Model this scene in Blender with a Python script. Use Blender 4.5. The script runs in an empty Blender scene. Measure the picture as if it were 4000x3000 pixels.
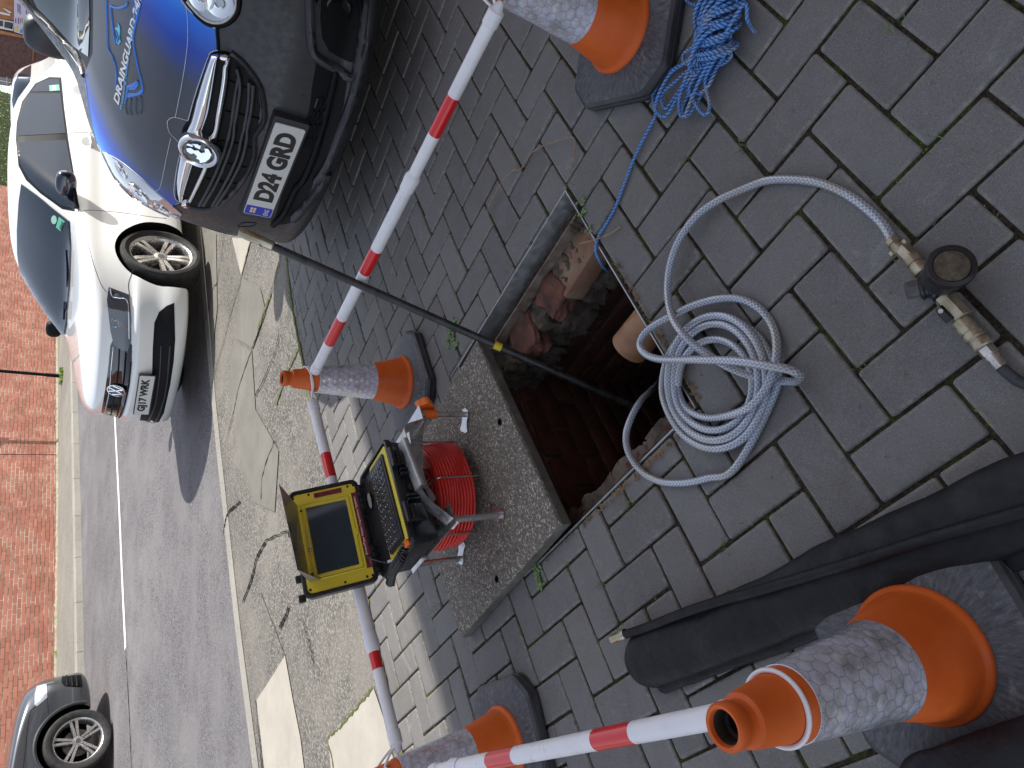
import bpy, bmesh, math, random
from math import sin, cos, pi, radians, sqrt, tan, atan2
from mathutils import Vector, Matrix, noise
from mathutils.bvhtree import BVHTree
from mathutils.geometry import tessellate_polygon
random.seed(7)
C = bpy.context.scene.collection
# ------------------------------------------------------------------ camera (measured from the paving grid, metres)
S = .1015
FPX, TH, RO, CH = 2676.47, .5876, .0339, 11.1164*S
YAW, GX, GY = -2.4404, 1.9131, 7.6552
rV, dV, fV = Vector((1,0,0)), Vector((0,-sin(TH),-cos(TH))), Vector((0,cos(TH),-sin(TH)))
aX = rV*sin(RO)+dV*cos(RO); aY = rV*cos(RO)-dV*sin(RO)
cam = bpy.data.cameras.new('camera'); camo = bpy.data.objects.new('camera', cam); C.objects.link(camo)
M = Matrix.Identity(4)
for r in range(3):
    M[r][0] = aX[r]; M[r][1] = aY[r]; M[r][2] = -fV[r]
M[2][3] = CH
camo.matrix_world = M
cam.sensor_width = 36; cam.lens = FPX/4000*36; cam.clip_end = 500; cam.clip_start = .02
bpy.context.scene.camera = camo
# ------------------------------------------------------------------ sun, sky, exposure
SUN_EL, SUN_TO = radians(43), Vector((.99,.12,0)).normalized()      # towards the sun
sd = Vector((SUN_TO.x*cos(SUN_EL), SUN_TO.y*cos(SUN_EL), sin(SUN_EL)))
sl = bpy.data.lights.new('sun','SUN'); sl.energy = 3.7; sl.angle = radians(.53); sl.color = (1,.95,.87)
so = bpy.data.objects.new('sun', sl); C.objects.link(so); so.rotation_euler = sd.to_track_quat('Z','Y').to_euler()
w = bpy.data.worlds.new('World'); bpy.context.scene.world = w; w.use_nodes = True
nt = w.node_tree; sk = nt.nodes.new('ShaderNodeTexSky'); sk.sky_type = 'NISHITA'; sk.sun_disc = False
sk.sun_elevation = SUN_EL; sk.sun_rotation = atan2(sd.x, sd.y)
bg = nt.nodes['Background']; bg.inputs[1].default_value = .15; hsv = nt.nodes.new('ShaderNodeHueSaturation'); hsv.inputs['Saturation'].default_value = .5      # hazy, part clouded sky
nt.links.new(sk.outputs[0], hsv.inputs['Color']); nt.links.new(hsv.outputs[0], bg.inputs[0])
vs = bpy.context.scene.view_settings; vs.view_transform = 'Standard'; vs.look = 'None'; vs.exposure = .85; vs.gamma = 1
# ------------------------------------------------------------------ picture <-> world measuring helpers
def ray(x, y):
    V2 = x-2000; U2 = 1500-y; c, s = cos(RO), sin(RO)
    return (rV*(U2*c+V2*s)+dV*(-U2*s+V2*c)+fV*FPX)/FPX
O = Vector((0,0,CH))
def at(x, y, z=0.):
    d = ray(x, y); return O+d*((z-CH)/d.z)
NW = Vector((-.6,.8,0)); RW = Vector((.8,.6,0))                     # across / along the road
def hgt(w):
    P = [(-99,0),(4.7,0),(5.2,.02),(7,.06),(15.2,.80),(60,4)]
    for (a,b),(c,d) in zip(P,P[1:]):
        if w <= c: return b+(d-b)*(w-a)/(c-a)
    return 4
def road(x, y, up=0.):
    d = ray(x, y); t = 1.
    for _ in range(4000):
        p = O+d*t
        if p.z <= hgt(p.dot(NW))+up: break
        t += .02
    lo, hi = t-.02, t
    for _ in range(20):
        m = (lo+hi)/2; p = O+d*m
        if p.z <= hgt(p.dot(NW))+up: hi = m
        else: lo = m
    return O+d*hi
def gw(i, j, z=0.):                                                 # paving grid cell -> world
    c, s = cos(YAW), sin(YAW)
    return Vector(((GX+i*c-j*s)*S, (GY+i*s+j*c)*S, z))
E1 = (gw(1,0)-gw(0,0)).normalized(); E2 = (gw(0,1)-gw(0,0)).normalized()
# ------------------------------------------------------------------ mesh helpers
class MB:
    def __init__(s): s.v=[]; s.f=[]; s.m=[]; s.uv={}; s.col={}
    def add(s, vs, fs, m=0, M=None):
        b = len(s.v); s.v += [tuple(M@Vector(v)) if M else tuple(v) for v in vs]
        for f in fs: s.f.append(tuple(b+i for i in f)); s.m.append(m)
        return b
    def box(s, a, b, m=0, M=None):
        x0,y0,z0 = a; x1,y1,z1 = b
        s.add([(x0,y0,z0),(x1,y0,z0),(x1,y1,z0),(x0,y1,z0),(x0,y0,z1),(x1,y0,z1),(x1,y1,z1),(x0,y1,z1)],
              [(3,2,1,0),(4,5,6,7),(0,1,5,4),(1,2,6,5),(2,3,7,6),(3,0,4,7)], m, M)
    def bbox(s, a, b, r=.003, m=0, M=None, seg=2):                  # bevelled box
        bm = bmesh.new(); bmesh.ops.create_cube(bm, size=1)
        for v in bm.verts: v.co = Vector([(a[k]+b[k])/2+v.co[k]*(b[k]-a[k]) for k in range(3)])
        bmesh.ops.bevel(bm, geom=bm.edges[:], offset=r, segments=seg, profile=.5, affect='EDGES')
        s.bm(bm, m, M)
    def bm(s, bm, m=0, M=None):
        bm.verts.index_update()
        s.add([v.co[:] for v in bm.verts], [tuple(v.index for v in f.verts) for f in bm.faces], m, M); bm.free()
    def lathe(s, prof, n=48, m=0, M=None, cap0=False, cap1=False):  # profile [(r,z)]
        vs = [(r*cos(2*pi*k/n), r*sin(2*pi*k/n), z) for r,z in prof for k in range(n)]
        fs = [(a*n+k, a*n+(k+1)%n, (a+1)*n+(k+1)%n, (a+1)*n+k) for a in range(len(prof)-1) for k in range(n)]
        if cap0: fs.append(tuple(range(n))[::-1])
        if cap1: fs.append(tuple((len(prof)-1)*n+k for k in range(n)))
        s.add(vs, fs, m, M)
    def tube(s, pts, r, n=12, m=0, caps=True, closed=False, flat=None, up=None):
        pts = [Vector(p) for p in pts]; N = len(pts)
        rr = r if isinstance(r,(list,tuple)) else [r]*N
        T = []
        for i in range(N):
            a = pts[i-1] if (i or closed) else pts[0]; b = pts[(i+1)%N] if (i<N-1 or closed) else pts[-1]
            T.append((b-a).normalized())
        u = up or (Vector((0,0,1)) if abs(T[0].z)<.9 else Vector((1,0,0)))
        base = len(s.v); L = 0; Ls=[]
        for i in range(N):
            u = up if up else u
            sd_ = T[i].cross(u).normalized(); u2 = sd_.cross(T[i]).normalized()
            if not up: u = u2
            if i: L += (pts[i]-pts[i-1]).length
            Ls.append(L)
            fa = flat or 1
            for k in range(n):
                an = 2*pi*k/n
                s.v.append(tuple(pts[i]+(sd_*cos(an)+u2*sin(an)*fa)*rr[i]))
        for i in range(N if closed else N-1):
            j = (i+1)%N
            for k in range(n):
                k2 = (k+1)%n
                s.f.append((base+i*n+k, base+i*n+k2, base+j*n+k2, base+j*n+k)); s.m.append(m)
                l2 = Ls[j] if j else L
                s.uv[len(s.f)-1] = [(k/n,Ls[i]),((k+1)/n,Ls[i]),((k+1)/n,l2),(k/n,l2)]
        if caps and not closed:
            s.f.append(tuple(base+k for k in range(n))[::-1]); s.m.append(m)
            s.f.append(tuple(base+(N-1)*n+k for k in range(n))); s.m.append(m)
    def cyl(s, a, b, r, n=24, m=0, r2=None):
        a = Vector(a); b = Vector(b); q = (b-a).to_track_quat('Z','Y').to_matrix().to_4x4(); q.translation = a
        L = (b-a).length; s.lathe([(r,0),(r2 if r2 is not None else r,L)], n, m, q, True, True)
    def prism(s, poly, d, m=0, M=None):                            # poly 3D loop extruded by vector d
        poly = [Vector(p) for p in poly]; n = len(poly); d = Vector(d)
        tr = tessellate_polygon([poly])
        nrm = sum(((poly[t[1]]-poly[t[0]]).cross(poly[t[2]]-poly[t[0]]) for t in tr), Vector())
        vs = poly+[p+d for p in poly]
        nn = sum((poly[i].cross(poly[(i+1)%n]) for i in range(n)), Vector())
        flip = nn.dot(d) > 0
        F = [tuple(t) for t in tr]
        def orient(t, want):
            a,b,c = [vs[i] for i in t]
            return t if ((b-a).cross(c-a)).dot(want) > 0 else t[::-1]
        fs = [orient(t, -d) for t in F]+[orient(tuple(i+n for i in t), d) for t in F]
        for i in range(n):
            j = (i+1)%n; q = (i,j,j+n,i+n)
            fs.append(q if flip else q[::-1])
        s.add(vs, fs, m, M)
    def xf(s, M): s.v = [tuple(M@Vector(v)) for v in s.v]; return s
def obj(name, mb, mats, parent=None, smooth=35, kind=None, fixn=False):
    me = bpy.data.meshes.new(name); me.from_pydata(mb.v, [], mb.f)
    if not isinstance(mats, (list,tuple)): mats = [mats]
    for m in mats: me.materials.append(m)
    if len(mats)>1: me.polygons.foreach_set('material_index', mb.m)
    if mb.uv:
        uvl = me.uv_layers.new(name='UVMap')
        for fi, cs in mb.uv.items():
            for li, c in zip(me.polygons[fi].loop_indices, cs): uvl.data[li].uv = c
    if mb.col:
        at_ = me.attributes.new('tone','FLOAT','POINT'); arr = [0.]*len(mb.v)
        for k, c in mb.col.items(): arr[k] = c
        at_.data.foreach_set('value', arr)
    if fixn:
        b = bmesh.new(); b.from_mesh(me); bmesh.ops.recalc_face_normals(b, faces=b.faces[:]); b.to_mesh(me); b.free()
    if smooth:
        me.shade_smooth(); me.set_sharp_from_angle(angle=radians(smooth))
    me.update(); o = bpy.data.objects.new(name, me); C.objects.link(o)
    if parent:
        o.parent = parent
        if parent.type == 'EMPTY': o.matrix_parent_inverse = Matrix.Translation(-parent.location)
    if kind: o['kind'] = kind
    return o
def tag(o, label, cat, group=None, kind=None):
    o['label'] = label; o['category'] = cat
    if group: o['group'] = group
    if kind: o['kind'] = kind
    return o
def thing(name, label, cat, loc=(0,0,0), group=None):
    o = bpy.data.objects.new(name, None); C.objects.link(o); o.location = loc; o.empty_display_size = .1
    return tag(o, label, cat, group)
def spline(pts, k=8, closed=False):
    pts = [Vector(p) for p in pts]; n = len(pts); out = []
    for i in range(n if closed else n-1):
        g = (lambda t: pts[t%n]) if closed else (lambda t: pts[max(0,min(n-1,t))])
        a,b,c,d = g(i-1),g(i),g(i+1),g(i+2)
        for q in range(k):
            t = q/k
            out.append(.5*((2*b)+(c-a)*t+(2*a-5*b+4*c-d)*t*t+(3*b-a-3*c+d)*t**3))
    if not closed: out.append(pts[-1])
    return out
# ------------------------------------------------------------------ material helpers
def mat(name, col, rough=.6, metal=0, spec=.5, coat=0, trans=0, emit=None, alpha=1, ior=1.5):
    m = bpy.data.materials.new(name); m.use_nodes = True; b = m.node_tree.nodes['Principled BSDF']
    b.inputs['Base Color'].default_value = (*col,1); b.inputs['Roughness'].default_value = rough
    b.inputs['Metallic'].default_value = metal; b.inputs['Specular IOR Level'].default_value = spec
    b.inputs['Coat Weight'].default_value = coat; b.inputs['Coat Roughness'].default_value = .04
    b.inputs['Transmission Weight'].default_value = trans; b.inputs['Alpha'].default_value = alpha
    b.inputs['IOR'].default_value = ior
    return m
class N:
    def __init__(s, m): s.t = m.node_tree; s.b = s.t.nodes['Principled BSDF']; s.n = s.t.nodes; s.co = None
    def new(s, t, **k):
        n = s.n.new(t)
        for a, v in k.items(): setattr(n, a, v)
        return n
    def l(s, a, b): s.t.links.new(a, b)
    def obj(s):
        if not s.co: s.co = s.new('ShaderNodeTexCoord').outputs['Object']
        return s.co
    def noise(s, scale, detail=4, rough=.6, vec=None, dist=0):
        n = s.new('ShaderNodeTexNoise'); n.inputs['Scale'].default_value = scale; n.inputs['Detail'].default_value = detail
        n.inputs['Roughness'].default_value = rough; n.inputs['Distortion'].default_value = dist
        s.l(vec or s.obj(), n.inputs['Vector']); return n.outputs['Fac']
    def voro(s, scale, feat='F1', out='Distance', vec=None):
        n = s.new('ShaderNodeTexVoronoi', feature=feat); n.inputs['Scale'].default_value = scale
        s.l(vec or s.obj(), n.inputs['Vector']); return n.outputs[out]
    def ramp(s, fac, pts):
        n = s.new('ShaderNodeValToRGB'); e = n.color_ramp.elements
        while len(e) < len(pts): e.new(.5)
        for k, (p, c) in enumerate(pts):
            e[k].position = p; e[k].color = (*c,1) if hasattr(c,'__len__') else (c,c,c,1)
        s.l(fac, n.inputs[0]); return n.outputs[0]
    def mix(s, f, a, b, mode='MIX'):
        n = s.new('ShaderNodeMix', data_type='RGBA', blend_type=mode)
        for k, v in ((0,f),(6,a),(7,b)):
            if hasattr(v,'is_output'): s.l(v, n.inputs[k])
            elif k: n.inputs[k].default_value = (*v,1)
            else: n.inputs[0].default_value = v
        return n.outputs[2]
    def math(s, op, a, b=0.):
        n = s.new('ShaderNodeMath', operation=op)
        for k, v in ((0,a),(1,b)):
            if hasattr(v,'is_output'): s.l(v, n.inputs[k])
            else: n.inputs[k].default_value = v
        return n.outputs[0]
    def attr(s, name='tone'):
        n = s.new('ShaderNodeAttribute', attribute_name=name); return n.outputs['Fac']
    def color(s, c): s.l(c, s.b.inputs['Base Color'])
    def rough(s, r): s.l(r, s.b.inputs['Roughness'])
    def bump(s, h, st=.3, d=.002):
        n = s.new('ShaderNodeBump'); n.inputs['Strength'].default_value = st; n.inputs['Distance'].default_value = d
        s.l(h, n.inputs['Height']); s.l(n.outputs[0], s.b.inputs['Normal'])
def worn(name, c1, c2, scale=8, rough=.6, metal=0, bump=.2, bd=.001, bscale=None, lo=.35, hi=.65, spec=.5, rvar=.15):
    m = mat(name, c1, rough, metal, spec); n = N(m); f = n.noise(scale, 6)
    n.color(n.ramp(f, [(lo,c1),(hi,c2)])); n.rough(n.ramp(n.noise(scale*2,3), [(.3,max(0,rough-rvar)),(.7,min(1,rough+rvar))]))
    if bump: n.bump(n.noise(bscale or scale*12, 4), bump, bd)
    return m
# ---- ground materials
def m_paver():
    m = mat('block_paver', (.1,.1,.11), .85, spec=.3); n = N(m)
    big = n.noise(1.1, 3); sp = n.voro(260); fine = n.noise(330, 3, .8); mid = n.noise(14, 8, .75)
    base = n.mix(n.attr('tone'), (.110,.103,.101), (.178,.169,.161))
    base = n.mix(n.math('MULTIPLY', n.ramp(mid,[(.38,0),(.75,1)]), .6), base, (.19,.185,.185))
    base = n.mix(n.ramp(big,[(.45,0),(.7,.45)]), base, (.105,.098,.084))
    base = n.mix(n.ramp(fine,[(.45,0),(.8,.45)]), base, (.26,.26,.27))
    base = n.mix(n.ramp(fine,[(.22,.5),(.42,0)]), base, (.03,.03,.033))
    base = n.mix(n.ramp(sp,[(.05,.75),(.16,0)]), base, (.36,.35,.34))
    sc = n.noise(5.5, 9, .8, dist=.6)
    base = n.mix(n.ramp(sc,[(.58,0),(.70,.5)]), base, (.33,.33,.33))
    ed = n.attr('edge'); en = n.noise(60, 5, .7)
    base = n.mix(n.math('MULTIPLY', ed, n.ramp(en,[(.42,.0),(.64,.75)])), base, (.30,.29,.25))
    base = n.mix(n.ramp(n.noise(900,2,.5),[(.62,0),(.70,.7)]), base, (.42,.42,.42)); base = n.mix(n.ramp(n.noise(700,2,.5),[(.30,.7),(.38,0)]), base, (.03,.03,.03))
    base = n.mix(n.ramp(n.noise(2.6,9,.85,dist=1),[(.50,0),(.66,.35)]), base, (.12,.105,.075))
    n.color(base); n.bump(n.math('ADD', n.math('MULTIPLY',fine,.6), n.math('MULTIPLY',mid,1.)), .55, .0016)
    return m
def m_joint():
    m = mat('sandy_joint', (.06,.05,.04), .95, spec=.1); n = N(m)
    a = n.noise(8, 5, .7); b = n.noise(120, 4, .8); c = n.noise(3,3)
    base = n.ramp(b, [(.3,(.012,.010,.008)),(.55,(.050,.041,.029)),(.8,(.14,.118,.085))])
    mo = n.math('MULTIPLY', n.ramp(a,[(.50,0),(.62,.9)]), n.ramp(b,[(.35,.3),(.55,1)]))
    base = n.mix(mo, base, n.ramp(n.noise(200,2),[(.3,(.028,.045,.008)),(.7,(.10,.12,.028))]))
    n.color(base); n.bump(b, 1, .006); return m
def m_agg(name, dark, mid, lite, sc=150, patch=0.):
    m = mat(name, mid, .9, spec=.25); n = N(m)
    v = n.voro(sc, out='Color'); r = n.new('ShaderNodeRGBToBW'); n.l(v, r.inputs[0])
    base = n.ramp(r.outputs[0], [(.2,dark),(.5,mid),(.8,lite)])
    d = n.voro(sc); base = n.mix(n.ramp(d,[(.35,0),(.7,.55)]), base, dark)
    base = n.mix(n.ramp(n.noise(1.3,6,.7),[(.42,0),(.62,.7)]), base, tuple(.5*(x+y) for x,y in zip(mid,lite)))
    base = n.mix(n.ramp(n.noise(.5,4),[(.4,0),(.7,.35)]), base, dark)
    n.color(base); n.bump(n.ramp(d,[(0,1),(.6,0)]), .5, .003); return m
M_PAVER, M_JOINT = m_paver(), m_joint()
M_TAR = m_agg('road_tarmac', (.085,.080,.085), (.150,.143,.148), (.27,.26,.26), 95)
M_FOOT = m_agg('exposed_aggregate', (.080,.077,.072), (.145,.136,.120), (.33,.30,.26), 100)
M_KERB = m_agg('kerb_concrete', (.22,.205,.18), (.31,.29,.26), (.42,.40,.35), 160)
M_FFOOT = m_agg('old_pavement', (.15,.14,.125), (.23,.22,.19), (.31,.30,.26), 60)
def m_conc(name, a, b, sc=3):
    m = mat(name, a, .9, spec=.25); n = N(m)
    base = n.ramp(n.noise(sc,7,.7), [(.3,a),(.7,b)])
    base = n.mix(n.ramp(n.noise(160,3,.8),[(.55,0),(.8,.4)]), base, tuple(x*.6 for x in a))
    n.color(base); n.bump(n.noise(120,4), .3, .001); return m
M_CONC = m_conc('smooth_concrete', (.335,.308,.262), (.425,.395,.34))
M_BAND = m_conc('trowelled_concrete', (.150,.142,.124), (.215,.203,.175))
# ================================================================== GROUND
FI0, FI1, FJ0, FJ1 = -6.85, .36, -10.26, -3.10       # manhole opening on the paving grid
def subtract(r, h):
    (a,b,c,d), (A,B,Cc,D) = r, h
    if b<=A or a>=B or d<=Cc or c>=D: return [r]
    out = []
    if a<A: out.append((a,A,c,d))
    if b>B: out.append((B,b,c,d))
    m0, m1 = max(a,A), min(b,B)
    if c<Cc: out.append((m0,m1,c,Cc))
    if d>D: out.append((m0,m1,D,d))
    return out
EDGE_J = -22.55
mb = MB(); edge = {}
g = .036
for i in range(-46, 20):
    for j in range(-24, 34):
        k = (i+j) % 4
        if k == 0: r = (i,i+2,j,j+1)
        elif k == 2: r = (i,i+1,j,j+2)
        else: continue
        P = gw((r[0]+r[1])/2,(r[2]+r[3])/2)
        if P.y < -.9 or P.x > 7 or P.x < -4.5 or P.y > 7: continue
        if r[2] < EDGE_J: r = (r[0],r[1],EDGE_J,r[3])
        if r[3]-r[2] < .25: continue
        for a,b,c,d in subtract(r, (FI0-.03,FI1+.03,FJ0-.03,FJ1+.03)):
            if b-a<.12 or d-c<.12: continue
            rn = random.random; tone = rn()*.8+.1; dz = (rn()-.5)*.003; tx=(rn()-.5)*.004; ty=(rn()-.5)*.004
            jx, jy = (rn()-.5)*.03, (rn()-.5)*.03
            a,b,c,d = a+g+jx,b-g+jx,c+g+jy,d-g+jy
            rings = []
            for inset, z in ((0,-.016),(0,-.0042),(.012,-.0022),(.034,-.0006),(.075,0.)):
                ring = []
                cr = .05
                for (x,y,sx,sy) in ((a,c,1,1),(b,c,-1,1),(b,d,-1,-1),(a,d,1,-1)):
                    x1, y1 = x+sx*inset, y+sy*inset
                    pts = [(x1, y1+sy*cr), (x1+sx*cr*.3, y1+sy*cr*.3), (x1+sx*cr, y1)]
                    if sx*sy < 0: pts = pts[::-1]
                    ring += [(px_+(rn()-.5)*.012, py_+(rn()-.5)*.012) for px_,py_ in pts]
                rings.append([(x,y,z+dz+tx*(x-a)+ty*(y-c)) for x,y in ring])
            base = len(mb.v)
            for ri, ring in enumerate(rings):
                for (x,y,z) in ring:
                    mb.col[len(mb.v)] = tone; edge[len(mb.v)] = [.7,1,1,.8,0][ri]
                    mb.v.append(tuple(gw(x,y,z)))
            n = 12
            for ri in range(4):
                for q in range(n):
                    mb.f.append((base+ri*n+q, base+ri*n+(q+1)%n, base+(ri+1)*n+(q+1)%n, base+(ri+1)*n+q)); mb.m.append(0)
            mb.f.append(tuple(base+4*n+q for q in range(n))); mb.m.append(0)
o = obj('block_paving', mb, M_PAVER, kind='structure', smooth=50)
ea = o.data.attributes.new('edge','FLOAT','POINT'); arr=[0.]*len(mb.v)
for k,v in edge.items(): arr[k]=v
ea.data.foreach_set('value', arr)
# bedding sand / joints: a dense sheet with uneven height
mb = MB()
def sheet(mb, i0,i1,j0,j1, st=1., z=-.0068):
    ni, nj = max(1,int((i1-i0)/st)), max(1,int((j1-j0)/st)); b = len(mb.v)
    for a in range(ni+1):
        for c in range(nj+1):
            mb.v.append(tuple(gw(i0+(i1-i0)*a/ni, j0+(j1-j0)*c/nj, z)))
    for a in range(ni):
        for c in range(nj):
            mb.f.append((b+a*(nj+1)+c, b+(a+1)*(nj+1)+c, b+(a+1)*(nj+1)+c+1, b+a*(nj+1)+c+1)); mb.m.append(0)
e_ = .03
for R_ in ((-48,FI0-e_,EDGE_J,34),(FI1+e_,20,EDGE_J,34),(FI0-e_,FI1+e_,EDGE_J,FJ0-e_),(FI0-e_,FI1+e_,FJ1+e_,34)): sheet(mb,*R_)
obj('sand_joints', mb, M_JOINT, kind='structure', smooth=0)
# footway between paving edge and kerb, road, far pavement: strips over the rising ground
def strip(name, w0, w1, r0, r1, m, dz=0., side=None, n=40, fw0=None, fw1=None):
    mb = MB(); nw = 24
    for a in range(n+1):
        r = r0+(r1-r0)*a/n; A = fw0(r) if fw0 else w0; B = fw1(r) if fw1 else w1
        for c in range(nw+1):
            wv = A+(B-A)*c/nw; P = NW*wv+RW*r; mb.v.append((P.x,P.y,hgt(wv)+dz))
    for a in range(n):
        for c in range(nw):
            q = a*(nw+1)+c; mb.f.append((q,q+nw+1,q+nw+2,q+1)); mb.m.append(0)
    return obj(name, mb, m, kind='structure', smooth=60)
def wr(P): return P.dot(RW), P.dot(NW)
def linefun(px):
    pts = sorted(wr(road(*p)) for p in px)
    def f(r):
        if r <= pts[0][0]: a,b = pts[0],pts[1]
        elif r >= pts[-1][0]: a,b = pts[-2],pts[-1]
        else:
            for a,b in zip(pts,pts[1:]):
                if r <= b[0]: break
        return a[1]+(b[1]-a[1])*(r-a[0])/(b[0]-a[0])
    return f
KERB_R = linefun([(868,1966),(835,1660),(801,1262),(918,2450),(988,3000)])      # road edge of the near kerb
FARK = linefun([(297,1380),(312,1960),(326,2600)])
WALLB = linefun([(241,1382),(246,1900),(243,2629)])
Pe0, Pe1 = wr(gw(-48,EDGE_J)), wr(gw(20,EDGE_J))
PAVE_E = lambda r: Pe0[1]+(Pe1[1]-Pe0[1])*(r-Pe0[0])/(Pe1[0]-Pe0[0])
strip('footway', 0,0, -8, 9, M_FOOT, dz=-.002, fw0=PAVE_E, fw1=lambda r: KERB_R(r)-.13)
strip('near_kerb', 0,0, -8, 12, M_KERB, dz=.002, fw0=lambda r: KERB_R(r)-.13, fw1=KERB_R)
strip('road', 0,0, -30, 60, M_TAR, dz=-.012, fw0=KERB_R, fw1=FARK)
kb = MB()
for a in range(60):                                                # far kerb stones
    r0_, r1_ = -12+a*.9, -12+a*.9+.892
    vs=[]
    for r in (r0_,r1_):
        wv = FARK(r); P = NW*wv+RW*r; Q = NW*(wv+.15)+RW*r; z = hgt(wv); z2 = hgt(wv+.15)
        vs += [(P.x,P.y,z-.02),(P.x,P.y,z+.085),(P.x-.012*NW.x*-1,P.y+.012*NW.y,z+.10),(Q.x,Q.y,z2+.10)]
    kb.add(vs, [(0,4,5,1),(1,5,6,2),(2,6,7,3),(0,1,2,3),(7,6,5,4)])
obj('far_kerb', kb, M_KERB, kind='structure')
strip('far_pavement', 0,0, -14, 42, M_FFOOT, dz=.098, fw0=lambda r: FARK(r)+.15, fw1=lambda r: WALLB(r)+.4)
strip('far_ground', 16, 60, -60, 90, M_FFOOT, dz=-.25)
strip('near_ground', -40, 6, -60, 60, M_FFOOT, dz=-1.4)
# concrete patches let into the footway
def dense(poly, st=.25):
    out=[]
    for a,b in zip(poly, poly[1:]+poly[:1]):
        k=max(1,int((b-a).length/st)); out += [a+(b-a)*q/k for q in range(k)]
    return out
def patch(name, px, m, dz):
    P = dense([road(*p) for p in px]); vs = [(p.x,p.y,hgt(p.dot(NW))+dz) for p in P]
    mb = MB(); mb.add(vs, [t if (Vector(vs[t[1]])-Vector(vs[t[0]])).cross(Vector(vs[t[2]])-Vector(vs[t[0]])).z>0 else t[::-1] for t in tessellate_polygon([[Vector(v) for v in vs]])])
    return obj(name, mb, m, kind='structure', smooth=0)
patch('concrete_patch', [(1461,2685),(1500,2800),(1560,3050),(1300,3050),(1284,2882)], M_CONC, .003)
patch('concrete_patch', [(1115,2561),(1147,2741),(1175,2880),(1196,3050),(1040,3050),(1003,2735)], M_CONC, .003)
patch('concrete_patch', [(907,928),(982,933),(944,1078)], M_CONC, .003)
patch('concrete_band', [(1018,2310),(1115,2561),(1003,2735),(985,2500)][::1], M_FOOT, .0028)
patch('concrete_band', [(915,1330),(985,1372),(1000,1600),(1090,1760),(1075,2000),(990,1960),(925,1700),(895,1500)], M_BAND, .0035)
patch('concrete_band', [(800,905),(845,915),(850,1200),(836,1330),(812,1200)], M_BAND, .0035)
patch('concrete_band', [(950,1085),(1020,1130),(1040,1220),(990,1360),(920,1320)], M_BAND, .0035)
# cracks and joints in the footway, some filled with moss
M_CRACK = mat('crack_shadow', (.03,.028,.024), 1, spec=0)
M_MOSS = worn('moss', (.05,.07,.012), (.16,.17,.04), 60, .95, bump=1, bd=.003, bscale=300)
def crackline(name, px, wd, m, dz=.0062, jit=.012):
    P = [road(*p) for p in px]; P = spline(P, 10); mb = MB(); b=0
    for k,p in enumerate(P):
        t = (P[min(k+1,len(P)-1)]-P[max(k-1,0)]).normalized(); n_ = Vector((-t.y,t.x,0))
        j = (random.random()-.5)*jit; ww = wd*(.45+random.random()*.9)
        for s_ in (-1,1):
            q = p+n_*(j+s_*ww/2); mb.v.append((q.x,q.y,hgt(q.dot(NW))+dz))
    for k in range(len(P)-1): mb.f.append((2*k,2*k+2,2*k+3,2*k+1)); mb.m.append(0)
    return obj(name, mb, m, kind='structure', smooth=0)
crackline('pavement_crack', [(1040,2115),(1005,2180),(985,2260),(950,2350)], .022, M_CRACK)
crackline('pavement_crack', [(1130,2370),(1120,2400),(1095,2450)], .02, M_CRACK)
crackline('pavement_crack', [(1100,993),(1075,1090),(1059,1147),(1010,1300),(984,1369),(936,1514),(917,1600),(890,1700)], .010, M_CRACK)
crackline('pavement_crack', [(1060,1145),(1035,1215),(1010,1290)], .035, M_MOSS, .007)
crackline('pavement_crack', [(982,935),(941,1089),(900,1230),(878,1321)], .012, M_MOSS)
crackline('pavement_crack', [(885,860),(850,1100),(838,1120),(800,1265)], .010, M_CRACK)
crackline('pavement_crack', [(878,1321),(850,1420),(825,1520)], .009, M_CRACK)
crackline('pavement_crack', [(1095,1300),(1060,1420),(1000,1545)], .010, M_CRACK)
crackline('pavement_crack', [(1190,2050),(1110,2080),(1040,2112)], .008, M_CRACK)
crackline('pavement_crack', [(1075,1720),(1030,1850),(1022,1950)], .009, M_CRACK)
crackline('pavement_crack', [(1165,1360),(1140,1420),(1120,1460),(1080,1580)], .02, M_MOSS)
crackline('pavement_crack', [(940,1960),(890,2010),(875,2090)], .02, M_CRACK)
crackline('pavement_crack', [(1190,2430),(1215,2530),(1230,2600)], .010, M_CRACK)
crackline('pavement_crack', [(1461,2685),(1400,2760),(1330,2840),(1284,2882),(1300,2960),(1310,3050)], .011, M_MOSS)
crackline('pavement_crack', [(1003,2735),(1018,2900),(1032,3050)], .016, M_CRACK)
crackline('edge_joint', [(1120,990),(1138,1180),(1175,1370),(1225,1640),(1290,1900),(1360,2120),(1430,2330),(1500,2620),(1560,2900),(1600,3050)], .03, M_MOSS, .004)
# white line on the road, seam
M_WHITE = worn('road_paint', (.62,.62,.58), (.80,.80,.75), 30, .7, bump=.4, bd=.002)
pl = [(409,950),(430,1300),(446,1632),(462,1966),(476,2300),(487,2533)]
P = spline([road(*p) for p in pl], 10); mb = MB()
for k,p in enumerate(P):
    t = (P[min(k+1,len(P)-1)]-P[max(k-1,0)]).normalized(); n_ = Vector((-t.y,t.x,0))
    for s_ in (-1,1):
        q = p+n_*(s_*.055+(random.random()-.5)*.006); mb.v.append((q.x,q.y,hgt(q.dot(NW))-.008))
for k in range(len(P)-1): mb.f.append((2*k,2*k+2,2*k+3,2*k+1)); mb.m.append(0)
obj('white_road_line', mb, M_WHITE, kind='structure', smooth=0)
crackline('road_seam', [(488,2545),(500,2760),(512,3050)], .02, M_CRACK, -.007, .004)
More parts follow.
